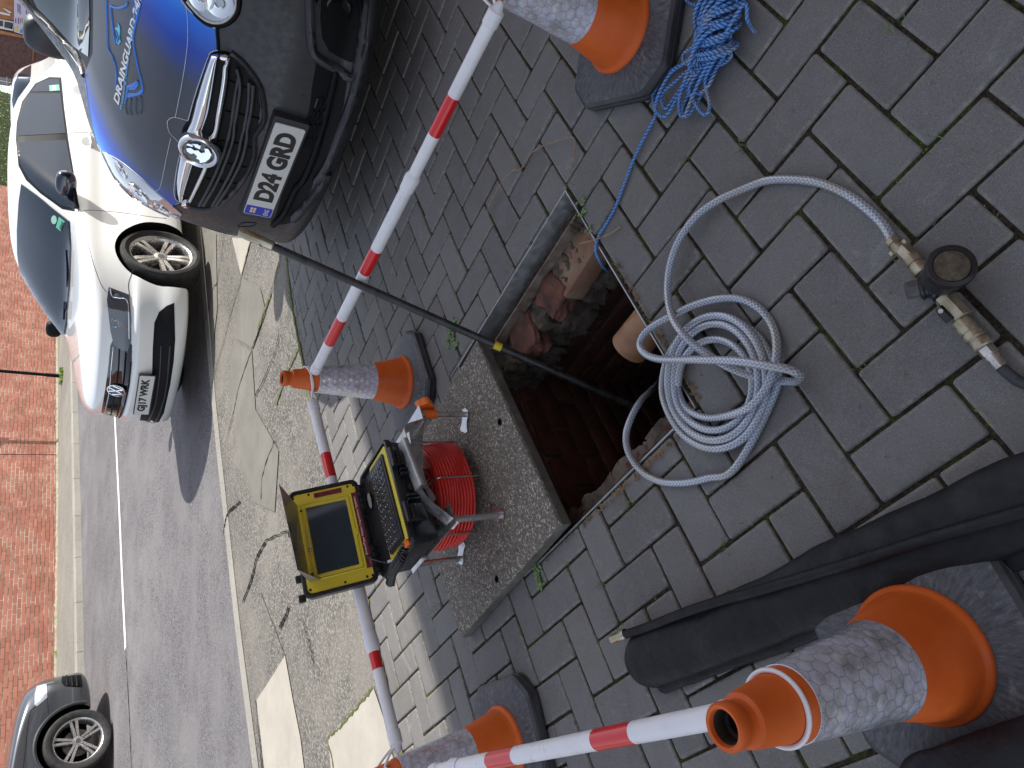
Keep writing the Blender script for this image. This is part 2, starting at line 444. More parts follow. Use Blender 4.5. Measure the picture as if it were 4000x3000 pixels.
# ================================================================== HOUSE that shades the drive (behind the camera)
M_HBRICK = worn('house_brick', (.30,.14,.09), (.42,.22,.15), 9, .85, bump=.4)
M_TILE = worn('roof_tile', (.16,.07,.05), (.28,.13,.09), 6, .85, bump=.4)
M_UPVC = mat('white_upvc', (.78,.78,.77), .3)
M_DARKGLASS = mat('dark_glass', (.03,.035,.04), .03, spec=.8)
ed = Vector((.73,.68,0)).normalized(); en = Vector((ed.y,-ed.x,0)); H_ = 7.
p_sh = Vector((-.25,2.86,0)); e0 = p_sh+Vector((SUN_TO.x,SUN_TO.y,0))*(H_/tan(SUN_EL))
HM = Matrix(((ed.x,en.x,0,e0.x),(ed.y,en.y,0,e0.y),(0,0,1,0),(0,0,0,1)))
ht = thing('brick_house', 'two storey brick house behind the drive shading the block paving', 'house', HM@Vector((0,4,0)))
mb = MB(); mb.box((-9,.35,-.5),(4.5,8,H_-.2),0,HM); obj('wall', mb, M_HBRICK, ht)
mb = MB()
mb.add([(-9.4,0,H_-.15),(4.9,0,H_-.15),(4.9,8.4,H_-.15),(-9.4,8.4,H_-.15),(-9.4,0,H_),(4.9,0,H_),(4.9,8.4,H_),(-9.4,8.4,H_),(-6,4.2,H_+2.2),(1.5,4.2,H_+2.2)],
       [(3,2,1,0),(0,1,5,4),(1,2,6,5),(2,3,7,6),(3,0,4,7),(4,5,9,8),(5,6,9),(6,7,8,9),(7,4,8)],0,HM)
obj('roof', mb, M_TILE, ht, smooth=0)
for wx in (-6.5,-2.2,1.6):
    for wz in (1.,4.2):
        if wx==-2.2 and wz==1.: continue
        mb = MB()
        for a,b in (((wx,.30,wz),(wx+1.5,.36,wz+.07)),((wx,.30,wz+1.23),(wx+1.5,.36,wz+1.3)),((wx,.30,wz+.07),(wx+.07,.36,wz+1.23)),((wx+1.43,.30,wz+.07),(wx+1.5,.36,wz+1.23)),((wx+.72,.30,wz+.07),(wx+.78,.36,wz+1.23))): mb.box(a,b,0,HM)
        fo = obj('window', mb, M_UPVC, ht)
        mb = MB(); mb.box((wx+.07,.33,wz+.07),(wx+1.43,.345,wz+1.23),0,HM); obj('pane', mb, M_DARKGLASS, fo)
mb = MB(); mb.bbox((-2.2,.28,0),(-1.2,.36,2.05),.01,0,HM); dd = obj('door', mb, M_UPVC, ht)
# ================================================================== MANHOLE
M_STEEL = worn('galvanised_steel', (.30,.31,.32), (.46,.46,.46), 25, .5, .7, .3, .001)
M_RUST = worn('rusty_steel', (.13,.075,.045), (.26,.22,.19), 30, .8, .3, .6, .002)
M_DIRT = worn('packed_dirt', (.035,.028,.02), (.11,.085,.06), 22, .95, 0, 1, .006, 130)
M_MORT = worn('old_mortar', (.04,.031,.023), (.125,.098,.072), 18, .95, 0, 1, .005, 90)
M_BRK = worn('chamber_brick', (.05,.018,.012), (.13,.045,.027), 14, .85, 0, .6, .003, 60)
M_CLAY = worn('clay_pipe', (.24,.115,.055), (.42,.22,.11), 12, .55, 0, .3, .001)
mh = thing('manhole', 'open square brick drain manhole with a steel frame in the block paving', 'manhole', gw(-3.2,-6.7))
def gbox(mb, i0,i1,j0,j1,z0,z1,m=0):
    vs = [gw(i,j,z) for z in (z0,z1) for (i,j) in ((i0,j0),(i1,j0),(i1,j1),(i0,j1))]
    mb.add(vs, [(3,2,1,0),(4,5,6,7),(0,1,5,4),(1,2,6,5),(2,3,7,6),(3,0,4,7)], m)
t_ = .035; A0,A1,B0,B1 = FI0,FI1,FJ0,FJ1
mb = MB(); zt = .0015
gbox(mb,A0-t_,A0,B0-t_,B1+t_,-.06,zt); gbox(mb,A1,A1+t_,B0-t_,B1+t_,-.06,zt)
gbox(mb,A0,A1,B0-t_,B0,-.06,zt-.0003); gbox(mb,A0,A1,B1,B1+t_,-.06,zt-.0003)
obj('frame', mb, M_STEEL, mh, 0)
mb = MB()                                                            # bearing flange with its inner bar
f_ = .42
gbox(mb,A0,A0+f_,B0+.01,B1-.01,-.066,-.060); gbox(mb,A1-.3,A1,B0+.01,B1-.01,-.066,-.060)
gbox(mb,A0+f_,A1-.3,B0,B0+f_,-.066,-.060); gbox(mb,A0+f_,A1-.3,B1-.22,B1,-.066,-.060)
gbox(mb,A0+f_,A0+f_+.05,B0+f_,B1-.22,-.075,-.035)
obj('flange', mb, M_RUST, mh, 0)
mb = MB()                                                            # dirt lodged on the flange: lumpy ribbon
def ribbon(mb, pa, pb, wdt, hgt_, n=60, seed=0):
    d = (pb-pa); t = d.normalized(); nn = Vector((-t.y,t.x,0)); b = len(mb.v); K=8
    for a in range(n+1):
        c = pa+d*a/n
        ww = wdt*(.55+.6*noise.noise(Vector((a*.21+seed,seed,1))))
        for k in range(K+1):
            u = k/K*2-1; z = hgt_*max(0,1-u*u)*(.6+.8*abs(noise.noise(Vector((a*.35,k*.6,seed)))))
            q = c+nn*u*ww/2*(1+.2*noise.noise(Vector((a*.5,k,seed+3)))); mb.v.append((q.x,q.y,c.z+z-.004))
    for a in range(n):
        for k in range(K):
            i = b+a*(K+1)+k; mb.f.append((i,i+1,i+K+2,i+K+1)); mb.m.append(0)
ribbon(mb, gw(A0+.16,B0+.5,-.06), gw(A0+.16,B1-.05,-.06), .034, .020, 90, 1)
ribbon(mb, gw(A0+.3,B1-.9,-.06), gw(A0+.6,B1-.1,-.06), .07, .035, 30, 2)
ribbon(mb, gw(A1-.25,B0+.3,-.06), gw(A1-.25,B1-.6,-.06), .06, .02, 60, 5)
ribbon(mb, gw(A0+.5,B1-.12,-.058), gw(A1-.4,B1-.12,-.058), .018, .008, 60, 8)
obj('lodged_dirt', mb, M_DIRT, mh, 60, fixn=True)
# brick chamber walls as individual bricks with recessed mortar
WI0,WI1,WJ0,WJ1 = A0+.95, A1-.62, B0+.55, B1-.28
mb = MB(); DEP=-1.25
def bwall(fix, a0, a1, axis, sgn, seed, ztop=-.075):
    random.seed(seed); z = ztop; row = 0
    while z > DEP:
        x = a0-(row%2)*1.1-.2
        while x < a1:
            x0, x1 = max(x+.05,a0), min(x+2.15,a1)
            if x1-x0 > .15:
                off = sgn*(random.random()*.06); zz0, zz1 = z-.064, z-(.002 if row else 0)
                jt = [(random.random()-.5)*.03 for _ in range(4)]
                if axis=='i': gbox2(mb, fix+off, fix-sgn*1., x0+jt[0], x1+jt[1], zz0, zz1)
                else: gbox2b(mb, fix+off, fix-sgn*1., x0+jt[0], x1+jt[1], zz0, zz1)
            x += 2.22
        z -= .076; row += 1
def gbox2(mb, f0, f1, x0, x1, z0, z1):
    a,b = sorted((f0,f1)); bm_ = MB(); gb(mb, a,b,x0,x1,z0,z1)
def gbox2b(mb, f0, f1, x0, x1, z0, z1):
    a,b = sorted((f0,f1)); gb(mb, x0,x1,a,b,z0,z1)
def gb(mb, i0,i1,j0,j1,z0,z1):
    bm = bmesh.new(); bmesh.ops.create_cube(bm, size=1)
    for v in bm.verts: v.co = Vector((v.co.x*(i1-i0)*S, v.co.y*(j1-j0)*S, v.co.z*(z1-z0)))
    bmesh.ops.bevel(bm, geom=bm.edges[:], offset=.005, segments=2, profile=.5, affect='EDGES')
    for v in bm.verts: v.co += Vector([(random.random()-.5)*.003]*3)
    R3 = Matrix.Rotation(YAW,4,'Z'); R3.translation = gw((i0+i1)/2,(j0+j1)/2,(z0+z1)/2)
    mb.bm(bm, 0, R3)
bwall(WI0, WJ0, WJ1, 'i', 1, 3, -.20); bwall(WI1, WJ0, WJ1, 'i', -1, 4); bwall(WJ0, WI0, WI1, 'j', 1, 5); bwall(WJ1, WI0, WI1, 'j', -1, 6)
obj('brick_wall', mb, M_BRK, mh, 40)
mb = MB()
for sgn, fx in ((1,WI0-.06),(-1,WI1+.06)): gbox(mb, min(fx,fx-sgn*1.4), max(fx,fx-sgn*1.4), WJ0-1.2, WJ1+1.2, DEP, -.078 if sgn<0 else -.20)
for sgn, fx in ((1,WJ0-.06),(-1,WJ1+.06)): gbox(mb, WI0-.06, WI1+.06, min(fx,fx-sgn*1.4), max(fx,fx-sgn*1.4), DEP, -.079)
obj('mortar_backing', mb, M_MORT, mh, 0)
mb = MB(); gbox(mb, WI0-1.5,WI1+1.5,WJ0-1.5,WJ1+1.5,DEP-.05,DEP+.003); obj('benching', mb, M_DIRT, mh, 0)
# ledge of crumbling mortar and loose bricks under the frame
def lump(mb, c, sx, sy, sz, rot=0, seed=0, cuts=10, amp=.25, fr=9, sharp=1):
    bm = bmesh.new(); bmesh.ops.create_cube(bm, size=1); bmesh.ops.subdivide_edges(bm, edges=bm.edges[:], cuts=cuts, use_grid_fill=True)
    for v in bm.verts:
        p = v.co.copy(); l = max(abs(p.x),abs(p.y),abs(p.z)); e = p.normalized()*.5
        q = p.lerp(e, .25*sharp)
        nv = noise.noise(p*3.1+Vector((seed,seed*2,0)))*amp*.5+noise.noise(p*fr+Vector((seed,0,5)))*amp*.22
        q += p.normalized()*nv
        v.co = Vector((q.x*sx,q.y*sy,q.z*sz))
    R3 = Matrix.Rotation(YAW+rot,4,'Z'); R3.translation = c; mb.bm(bm, 0, R3)
mb = MB()
for k in range(16):                                                  # rubble shelf along the far edge
    jj = WJ0-.3+k*.46; lump(mb, gw(A0+.72+.1*sin(k*2.1), jj, -.155), .115, .075, .16, .3*sin(k*3.3), k, 9, .34, 11)
for k in range(9):
    lump(mb, gw(A0+1.0+.22*sin(k*1.7), WJ0+.5+k*.58, -.19), .05+.03*abs(sin(k)), .05, .10, k, k+40, 8, .7, 9)
obj('rubble_ledge', mb, M_MORT, mh, 60)
mb = MB()
for k,(i,j,sz_,rt,zz) in enumerate(((A0+.93,-5.85,.085,.35,-.105),(A0+.98,-7.55,.088,-.25,-.105))):
    lump(mb, gw(i+.04,j,zz+.012), .13, sz_*1.35, .060, rt, k*7+2, 12, .30, 7)
obj('broken_brick', mb, worn('grubby_brick',(.05,.024,.018),(.17,.065,.042),20,.9,0,.9,.003,90), mh, 55)
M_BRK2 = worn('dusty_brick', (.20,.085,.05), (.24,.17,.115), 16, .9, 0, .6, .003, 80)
mb = MB(); R3 = Matrix.Rotation(YAW+pi/2+.05,4,'Z'); R3.translation = gw(A0+.95, B1-1.35, -.105)
mb.bbox((-.105,-.055,-.034),(.105,.055,.034),.006,0,R3); obj('loose_brick', mb, M_BRK2, mh, 40)
mb = MB()
for k in range(14): lump(mb, gw(A1-.36+.08*sin(k*2.3), WJ0-.1+k*.38, -.092), .075, .085, .035, .25*sin(k), k+90, 8, .35, 9)
obj('mortar_lip', mb, worn('broken_lip',(.06,.042,.032),(.15,.115,.09),18,.95,0,1,.004,90), mh, 60)
mb = MB(); pc = gw(-2.6,-3.9,-.36); ax = -E2
q = ax.to_track_quat('Z','Y').to_matrix().to_4x4(); q.translation = gw(-3.0,-3.2,-.145)
mb.lathe([(.052,-.05),(.052,.172),(.046,.174),(.045,-.05)], 40, 0, q); obj('clay_pipe', mb, M_CLAY, mh, 40)
random.seed(11)
# ================================================================== CONCRETE COVER SLAB
def m_slab():
    m = mat('aggregate_slab', (.2,.19,.17), .85, spec=.3); n = N(m)
    v = n.voro(230, out='Color'); r = n.new('ShaderNodeRGBToBW'); n.l(v, r.inputs[0])
    base = n.ramp(r.outputs[0], [(.25,(.12,.102,.082)),(.5,(.185,.162,.135)),(.72,(.235,.21,.18)),(.9,(.55,.52,.46))])
    base = n.mix(n.ramp(n.noise(6,6,.7),[(.4,0),(.7,.4)]), base, (.105,.090,.073))
    base = n.mix(n.ramp(n.noise(420,2),[(.3,.5),(.45,0)]), base, (.05,.045,.04))
    n.color(base); n.bump(n.noise(260,3), .5, .0015); return m
M_SLAB = m_slab()
st = thing('manhole_cover', 'square speckled concrete manhole cover laid across the corner of the open hole', 'manhole cover', (-.33,1.84,0))
ST = .042
s_t, s_r, s_b = at(1860,1334,ST), at(2182,2048,ST), at(1803,2500,ST)
u_ = (s_r-s_t); v_ = (s_b-s_r); v_ = v_-u_*(v_.dot(u_)/u_.dot(u_)); LU, LV = u_.length, v_.length; u_.normalize(); v_.normalize()
SM = Matrix(((u_.x,v_.x,0,s_t.x),(u_.y,v_.y,0,s_t.y),(0,0,1,0),(0,0,0,1)))
mb = MB(); HX = [(LU*.46,LV*.13),(LU*.52,LV*.86)]
HX = []
for p in ((1952,1648),(1940,2262)):
    P = SM.inverted()@at(*p,ST); HX.append((P.x,P.y))
# top face with two round holes: polygon with holes
outer = []
cr=.006
for (cx,cy,a0) in ((cr,cr,pi),(LU-cr,cr,1.5*pi),(LU-cr,LV-cr,0),(cr,LV-cr,.5*pi)):
    for k in range(4): an=a0+k/3*pi/2; outer.append(Vector((cx+cr*cos(an),cy+cr*sin(an),ST)))
holes = [[Vector((hx+.0105*cos(2*pi*k/20),hy+.0105*sin(2*pi*k/20),ST)) for k in range(20)] for hx,hy in HX]
allv = outer+holes[0]+holes[1]; tr = tessellate_polygon([outer]+holes)
nO=len(outer); inset=.0035
mb.add(allv, [t if (allv[t[1]]-allv[t[0]]).cross(allv[t[2]]-allv[t[0]]).z>0 else t[::-1] for t in [tuple(t) for t in tr]])
b1 = len(mb.v)
ctr = Vector((LU/2,LV/2,0))
for zz,ex in ((ST,0),(ST-.0025,.0025),(.012,.0032),(.003,-.004)):
    for p in outer:
        d = Vector((max(-1,min(1,(p.x-LU/2)/(LU/2))),max(-1,min(1,(p.y-LV/2)/(LV/2))),0)); mb.v.append((p.x+d.x*ex,p.y+d.y*ex,zz))
for a in range(3):
    for k in range(nO):
        i=b1+a*nO+k; j=b1+a*nO+(k+1)%nO; mb.f.append((i,i+nO,j+nO,j)); mb.m.append(0)
mb.f.append(tuple(b1+3*nO+k for k in range(nO))[::-1]); mb.m.append(0)
for h in holes:
    b2=len(mb.v); mb.v += [tuple(p) for p in h]+[(p.x,p.y,.01) for p in h]
    for k in range(20): mb.f.append((b2+k,b2+(k+1)%20,b2+20+(k+1)%20,b2+20+k)); mb.m.append(0)
mb.xf(SM); obj('slab', mb, M_SLAB, st, 30)
mb = MB(); 
for (a,b) in (((-.0045,-.0045,.006),(LU+.0045,-.0012,ST-.008)),((LU+.0012,-.001,.006),(LU+.0045,LV+.001,ST-.008)),((-.0045,LV+.0012,.006),(LU+.0045,LV+.0045,ST-.008)),((-.0045,-.001,.006),(-.0012,LV+.001,ST-.008))): mb.box(a,b)
mb.xf(SM); obj('steel_edge', mb, worn('dark_steel',(.10,.095,.085),(.20,.19,.17),14,.6,.4), st, 0)
M_EYE = mat('black_plastic_eye',(.015,.015,.015),.5)
for hx,hy in HX:
    mb = MB(); mb.lathe([(.0115,.012),(.0115,.0426),(.0100,.0426),(.0100,.012)],20,0,SM@Matrix.Translation((hx,hy,0))); obj('lifting_eye', mb, M_EYE, st, 40)
# ================================================================== TRAFFIC CONES
def m_orange():
    m = mat('orange_plastic', (.6,.1,.012), .45, spec=.35); n = N(m)
    base = n.ramp(n.noise(9,6,.7),[(.35,(.56,.088,.010)),(.65,(.64,.125,.018))])
    base = n.mix(n.ramp(n.noise(38,8,.8,dist=1.5),[(.66,0),(.72,.75)]), base, (.10,.03,.015))
    n.color(base); n.rough(n.ramp(n.noise(20,4),[(.3,.35),(.7,.6)])); n.bump(n.noise(60,4),.15,.001); return m
def m_sleeve():
    m = mat('reflective_sleeve', (.62,.62,.72), .22, .0, .7); n = N(m)
    uv = n.new('ShaderNodeTexCoord').outputs['UV']
    mp = n.new('ShaderNodeMapping'); mp.inputs['Scale'].default_value = (1,1,1); n.l(uv, mp.inputs[0])
    # hexagonal cells
    def hexd(vec):
        sep = n.new('ShaderNodeSeparateXYZ'); n.l(vec, sep.inputs[0]); x, y = sep.outputs[0], sep.outputs[1]
        def cell(ox, oy):
            fx = n.math('SUBTRACT', n.math('FRACT', n.math('ADD', x, ox)), .5)
            fy = n.math('MULTIPLY', n.math('SUBTRACT', n.math('FRACT', n.math('ADD', n.math('DIVIDE', y, 1.732), oy)), .5), 1.732)
            ax_ = n.math('ABSOLUTE', fx); ay_ = n.math('ABSOLUTE', fy)
            return n.math('MAXIMUM', ax_, n.math('ADD', n.math('MULTIPLY', ax_, .5), n.math('MULTIPLY', ay_, .866)))
        return n.math('MINIMUM', cell(0,0), cell(.5,.5))
    h = hexd(mp.outputs[0])
    ln = n.ramp(h, [(.44,0),(.475,1)])
    nz = n.noise(26,5,.7); ir = n.new('ShaderNodeTexNoise'); ir.inputs['Scale'].default_value = 55; ir.inputs['Detail'].default_value = 3; n.l(n.obj(), ir.inputs['Vector'])
    hs = n.new('ShaderNodeHueSaturation'); hs.inputs['Saturation'].default_value = 1.1; hs.inputs['Value'].default_value = 1.15; n.l(ir.outputs['Color'], hs.inputs['Color'])
    base = n.mix(n.ramp(nz,[(.42,0),(.6,.6)]), (.70,.70,.84), (.66,.64,.58))
    base = n.mix(n.ramp(n.noise(40,3),[(.56,0),(.68,.6)]), base, (.95,.93,.85))
    base = n.mix(n.ramp(n.noise(17,2),[(.6,0),(.7,.35)]), base, hs.outputs[0])
    base = n.mix(n.math('MULTIPLY', ln, .6), base, (.30,.30,.42))
    n.color(base); n.l(n.ramp(nz,[(.4,.2),(.62,.55)]), n.b.inputs['Metallic'])
    n.b.inputs['Coat Weight'].default_value = 1; n.b.inputs['Coat Roughness'].default_value = .12; n.b.inputs['Roughness'].default_value = .2
    n.bump(n.math('ADD', n.ramp(h,[(.1,1),(.46,0)]), n.math('MULTIPLY', n.noise(30,4), .8)), .22, .002)
    return m
M_OR, M_SL = m_orange(), m_sleeve(); M_INN = worn('dark_brown_inside',(.012,.009,.007),(.05,.035,.025),40,.8)
def m_base():
    m = mat('black_rubber_base', (.05,.05,.055), .6, spec=.4); n = N(m)
    sep = n.new('ShaderNodeSeparateXYZ'); n.l(n.obj(), sep.inputs[0])
    ang = n.math('ARCTAN2', sep.outputs[1], sep.outputs[0]); cmb = n.new('ShaderNodeCombineXYZ')
    n.l(n.math('MULTIPLY', ang, 9), cmb.inputs[0]); n.l(n.math('MULTIPLY', n.math('SQRT', n.math('ADD', n.math('MULTIPLY',sep.outputs[0],sep.outputs[0]), n.math('MULTIPLY',sep.outputs[1],sep.outputs[1]))), 16), cmb.inputs[1])
    st_ = n.noise(2.6, 8, .75, vec=cmb.outputs[0])
    base = n.ramp(st_, [(.35,(.035,.035,.040)),(.55,(.085,.085,.095)),(.75,(.19,.19,.20))])
    base = n.mix(n.ramp(n.noise(16,7,.8),[(.58,0),(.7,.6)]), base, (.30,.28,.25))
    n.color(base); n.bump(n.noise(90,5),.3,.001); n.b.inputs['Roughness'].default_value=.55; return m
M_BASE = m_base(); M_RUB = worn('black_rubber_rim',(.022,.022,.025),(.05,.05,.055),18,.5,0,.2)
def cone(loc, rot, label):
    t = thing('traffic_cone', label, 'traffic cone', (0,0,0), 'traffic cones around the open manhole')
    # eight sided rubber foot: chamfered top, dark rim with a groove
    def octa(hw, cut, z):
        a, b = hw, hw-cut; return [(a,-b,z),(a,b,z),(b,a,z),(-b,a,z),(-a,b,z),(-a,-b,z),(-b,-a,z),(b,-a,z)]
    def loft(rs, m=0, cap=False):
        mb = MB(); n = 8; k=6
        for r in rs:
            P = [Vector(p) for p in octa(*r)]
            for a in range(8):
                p0,p1,p2 = P[a-1],P[a],P[(a+1)%8]; c0 = p1+(p0-p1).normalized()*.014; c1 = p1+(p2-p1).normalized()*.014
                for q in range(k):
                    u = q/(k-1); mb.v.append(tuple(c0*(1-u)**2+p1*2*u*(1-u)+c1*u*u))
        n = 8*k
        for a in range(len(rs)-1):
            for q in range(n): mb.f.append((a*n+q,a*n+(q+1)%n,(a+1)*n+(q+1)%n,(a+1)*n+q)); mb.m.append(0)
        if cap: mb.f.append(tuple((len(rs)-1)*n+q for q in range(n))); mb.m.append(0)
        return mb
    h = .165
    obj('rim', loft([(h-.004,.055,.002),(h,.056,.006),(h,.056,.017),(h-.003,.056,.019),(h-.003,.056,.022),(h,.056,.024),(h-.002,.056,.032),(h-.010,.054,.038)]), M_RUB, t, 25)
    obj('foot', loft([(h-.010,.054,.038),(h-.022,.052,.0405),(.13,.045,.044),(.112,.040,.046)], cap=True), M_BASE, t, 25)
    mb = MB(); mb.lathe([(.1000,.044),(.1005,.050),(.098,.055),(.0935,.058),(.0915,.062),(.0885,.072),(.0665,.166),(.0655,.168),(.0455,.371),(.0440,.375),(.0435,.379),(.0415,.381),(.0325,.449),(.0310,.455),(.0255,.458),(.0242,.462),(.0240,.468),(.0268,.473),(.0272,.480),(.0268,.487),(.0240,.490),(.0205,.489),(.0190,.484),(.0190,.470),(.026,.445),(.026,.40)], 64)
    obj('cone_body', mb, M_OR, t, 40)
    mb = MB(); mb.lathe([(.0188,.4835),(.0180,.478),(.0180,.465),(.015,.462),(.015,.45),(0,.449)], 32); obj('inner_plug', mb, M_INN, t, 40)  # dark brown closed plug set inside the top opening of the cone
    mb = MB(); n=64; rows=24; b=0
    for a in range(rows+1):
        f = a/rows; z = .167+(.3715-.167)*f; r = .0668+(.0468-.0668)*f
        for k in range(n): mb.v.append((r*cos(2*pi*k/n), r*sin(2*pi*k/n), z))
    for a in range(rows):
        for k in range(n):
            mb.f.append((a*n+k,a*n+(k+1)%n,(a+1)*n+(k+1)%n,(a+1)*n+k)); mb.m.append(0)
            mb.uv[len(mb.f)-1] = [(k/n*16,a/rows*9.5),((k+1)/n*16,a/rows*9.5),((k+1)/n*16,(a+1)/rows*9.5),(k/n*16,(a+1)/rows*9.5)]
    mb.lathe([(.0668,.167),(.066,.1665)],64); mb.lathe([(.0468,.3715),(.0455,.3718)],64)
    obj('reflective_sleeve', mb, M_SL, t, 60)
    t.location = loc; t.rotation_euler = (0,0,rot); return t
def cpos(x,y): p = at(x,y,.05); return (p.x,p.y,0)
CM, CA, CD, CN = (-.007,2.372,0), cpos(2412,112), cpos(1965,2905), cpos(3588,2556)
cone(CM, radians(38), 'orange and silver traffic cone behind the camera reel in the middle of the barrier')
cone(CA, radians(-10), 'orange and silver traffic cone beside the coil of blue rope')
cone(CD, radians(30), 'orange and silver traffic cone at the left end by the pale concrete patch')
cone(CN, radians(33), 'large nearest orange and silver traffic cone beside the black rubber bag')
# ================================================================== BARRIER POLES
M_PW = worn('white_pole_plastic',(.70,.69,.72),(.78,.77,.79),12,.38,0,.05); M_PR = mat('red_reflective_band',(.62,.012,.015),.28,coat=.4); M_PC = mat('white_collar',(.74,.73,.76),.4)
N_ = N(M_PR); N_.bump(N_.noise(500,2),.15,.0005)
def pole(label, a, b, bands, joint, ra, rb, loops=(True,True), loopz=(.405,.405)):
    a=Vector(a); b=Vector(b); d=(b-a); L=d.length
    t = thing('barrier_pole', label, 'barrier pole', (a+b)/2, 'red and white barrier poles clipped to the cones')
    def seg(u0,u1,r,name,m,ex=0):
        mb=MB(); mb.tube([a+d*u0,a+d*u1],r+ex,32); return obj(name,mb,m,t,40)
    seg(0,joint,ra,'outer_tube',M_PW); seg(joint,1,rb,'inner_tube',M_PW)
    for (u0,u1) in bands: seg(u0,u1,ra if u0<joint else rb,'red_band',M_PR,.0004)
    mb=MB(); q=d.to_track_quat('Z','Y').to_matrix().to_4x4(); q.translation=a+d*joint; w_=.03
    mb.lathe([(ra+.0003,-w_),(ra+.002,-w_),(ra+.0022,-w_*.2),(ra+.0032,0),(ra+.003,.012),(rb+.002,.020),(rb+.0003,.024)],32,0,q); obj('collar',mb,M_PC,t,30)
    for u,sg,r in ((0,1,ra),(1,-1,rb)):
        mb=MB(); q=(d*sg).to_track_quat('Z','Y').to_matrix().to_4x4(); q.translation=a+d*u
        mb.lathe([(.004,-.022),(.008,-.018),(r*.75,-.006),(r+.0022,0),(r+.0024,.032),(r+.0004,.034)],32,0,q,True); obj('end_cap',mb,M_PC,t,30)
    return t
def loop(t, c, toward, r, z, tilt=.0):
    c=Vector(c); toward=Vector(toward)
    pts=[]; to=(Vector(toward)-Vector(c)); to.z=0; an0=atan2(to.y,to.x); L=to.length
    for k in range(40):
        an=an0+.55+k/39*(2*pi-1.1); pts.append(Vector((c[0]+r*cos(an),c[1]+r*sin(an),z+tilt*cos(an-an0))))
    e=Vector(toward); pts=[e]+[e.lerp(pts[0],.5)+Vector((0,0,.004))]+pts+[e.lerp(pts[-1],.5)+Vector((0,0,.004)),e]
    mb=MB(); mb.tube(spline(pts,3),.0032,10); obj('hook_loop',mb,M_PC,t,60)
def frac(a,b,px,z):                                                    # where along a pole a picture point falls
    best=None
    for k in range(1001):
        P=a+(b-a)*k/1000; v=P-O; xx=2000+FPX*v.dot(aX)/v.dot(fV); yy=1500-FPX*v.dot(aY)/v.dot(fV)
        dd_=(xx-px[0])**2+(yy-px[1])**2
        if best is None or dd_<best[0]: best=(dd_,k/1000)
    return best[1]
zP=.385
a1,b1=at(1232,1448,zP),at(1940,42,zP+.005)
fr=lambda *p: frac(a1,b1,p,0)
pA=pole('long red and white barrier pole reaching past the dark van bumper', a1, b1, [(fr(1288,1338),fr(1337,1243)),(fr(1423,1060),fr(1469,972)),(fr(1690,520),fr(1765,370))], fr(1602,705), .0172,.0152)
loop(pA,(CM[0],CM[1],.38),a1,.043,.392,.012); loop(pA,(CA[0],CA[1],.38),b1,.043,.40,.012)
a2,b2=at(1222,1572,zP),at(1548,2905,zP-.02)
fr=lambda *p: frac(a2,b2,p,0)
pB=pole('red and white barrier pole passing behind the open yellow monitor case', a2, b2, [(fr(1262,1778),fr(1296,1868)),(fr(1444,2548),fr(1478,2614))], fr(1437,2520), .0172,.0152)
loop(pB,(CM[0],CM[1],.38),a2,.043,.400,-.012); loop(pB,(CD[0],CD[1],.38),b2,.040,.400,.012)
a3=at(2905,2778,zP+.01); b3=at(1770,2999,zP)
b3=a3+(b3-a3)*1.12
fr=lambda *p: frac(a3,b3,p,0)
pC=pole('red and white barrier pole running along the near side from the nearest cone', a3, b3, [(fr(2482,2860),fr(2335,2893)),(fr(2020,2955),fr(1920,2975))], .88, .0160,.0150)
loop(pC,(CN[0],CN[1],.38),a3,.0435,.392,.0)
# ================================================================== DRAIN ROD
M_ROD=worn('black_rod',(.012,.012,.013),(.045,.045,.045),30,.38,0,.15); M_ZINC=worn('zinc_ferrule',(.42,.36,.22),(.50,.47,.40),20,.35,.9,.1)
r0_=at(1903,1334,.052); r1_=at(1403,1112,.402); dr=(r1_-r0_); R1=r0_+dr*1.66; R0=r0_-dr*1.25; u=(R1-R0).normalized()
t=thing('drain_rod','long black drain rod with a brass ferrule leaning out of the open manhole','drain rod',r0_)
mb=MB(); mb.tube([R0,R1],.0115,20); obj('shaft',mb,M_ROD,t,40)
q=u.to_track_quat('Z','Y').to_matrix().to_4x4(); q.translation=R1
mb=MB(); mb.lathe([(.0120,-.012),(.0145,-.008),(.0145,.085),(.0138,.087),(.0115,.087),(.0112,.05),(.0,.05)],28,0,q); fo=obj('ferrule',mb,M_ZINC,t,35)
mb=MB(); mb.lathe([(.0112,.052),(.0106,.055),(.0112,.058),(.0106,.061),(.0112,.064),(.0106,.067),(.0112,.07),(.0106,.073),(.0112,.076)],28,0,q); obj('thread',mb,mat('dark_thread',(.06,.045,.03),.5,.8),fo,20)
mb=MB(); sd2=Vector((-.6,-.2,.5)).normalized(); mb.cyl(R1+u*.018+sd2*.010,R1+u*.018+sd2*.019,.004,14); obj('rivet',mb,M_ZINC,fo,30)
q2=q.copy(); q2.translation=r0_-dr*.085
mb=MB(); mb.lathe([(.0117,-.012),(.0126,-.012),(.0126,.012),(.0117,.012)],28,0,q2); obj('yellow_tape',mb,mat('yellow_tape',(.62,.48,.03),.5),t,30)
q2=q.copy(); q2.translation=r0_-dr*.30
mb=MB(); mb.lathe([(.0116,-.01),(.0135,-.01),(.0135,.01),(.0116,.01)],28,0,q2); obj('coupling',mb,M_ROD,t,30)
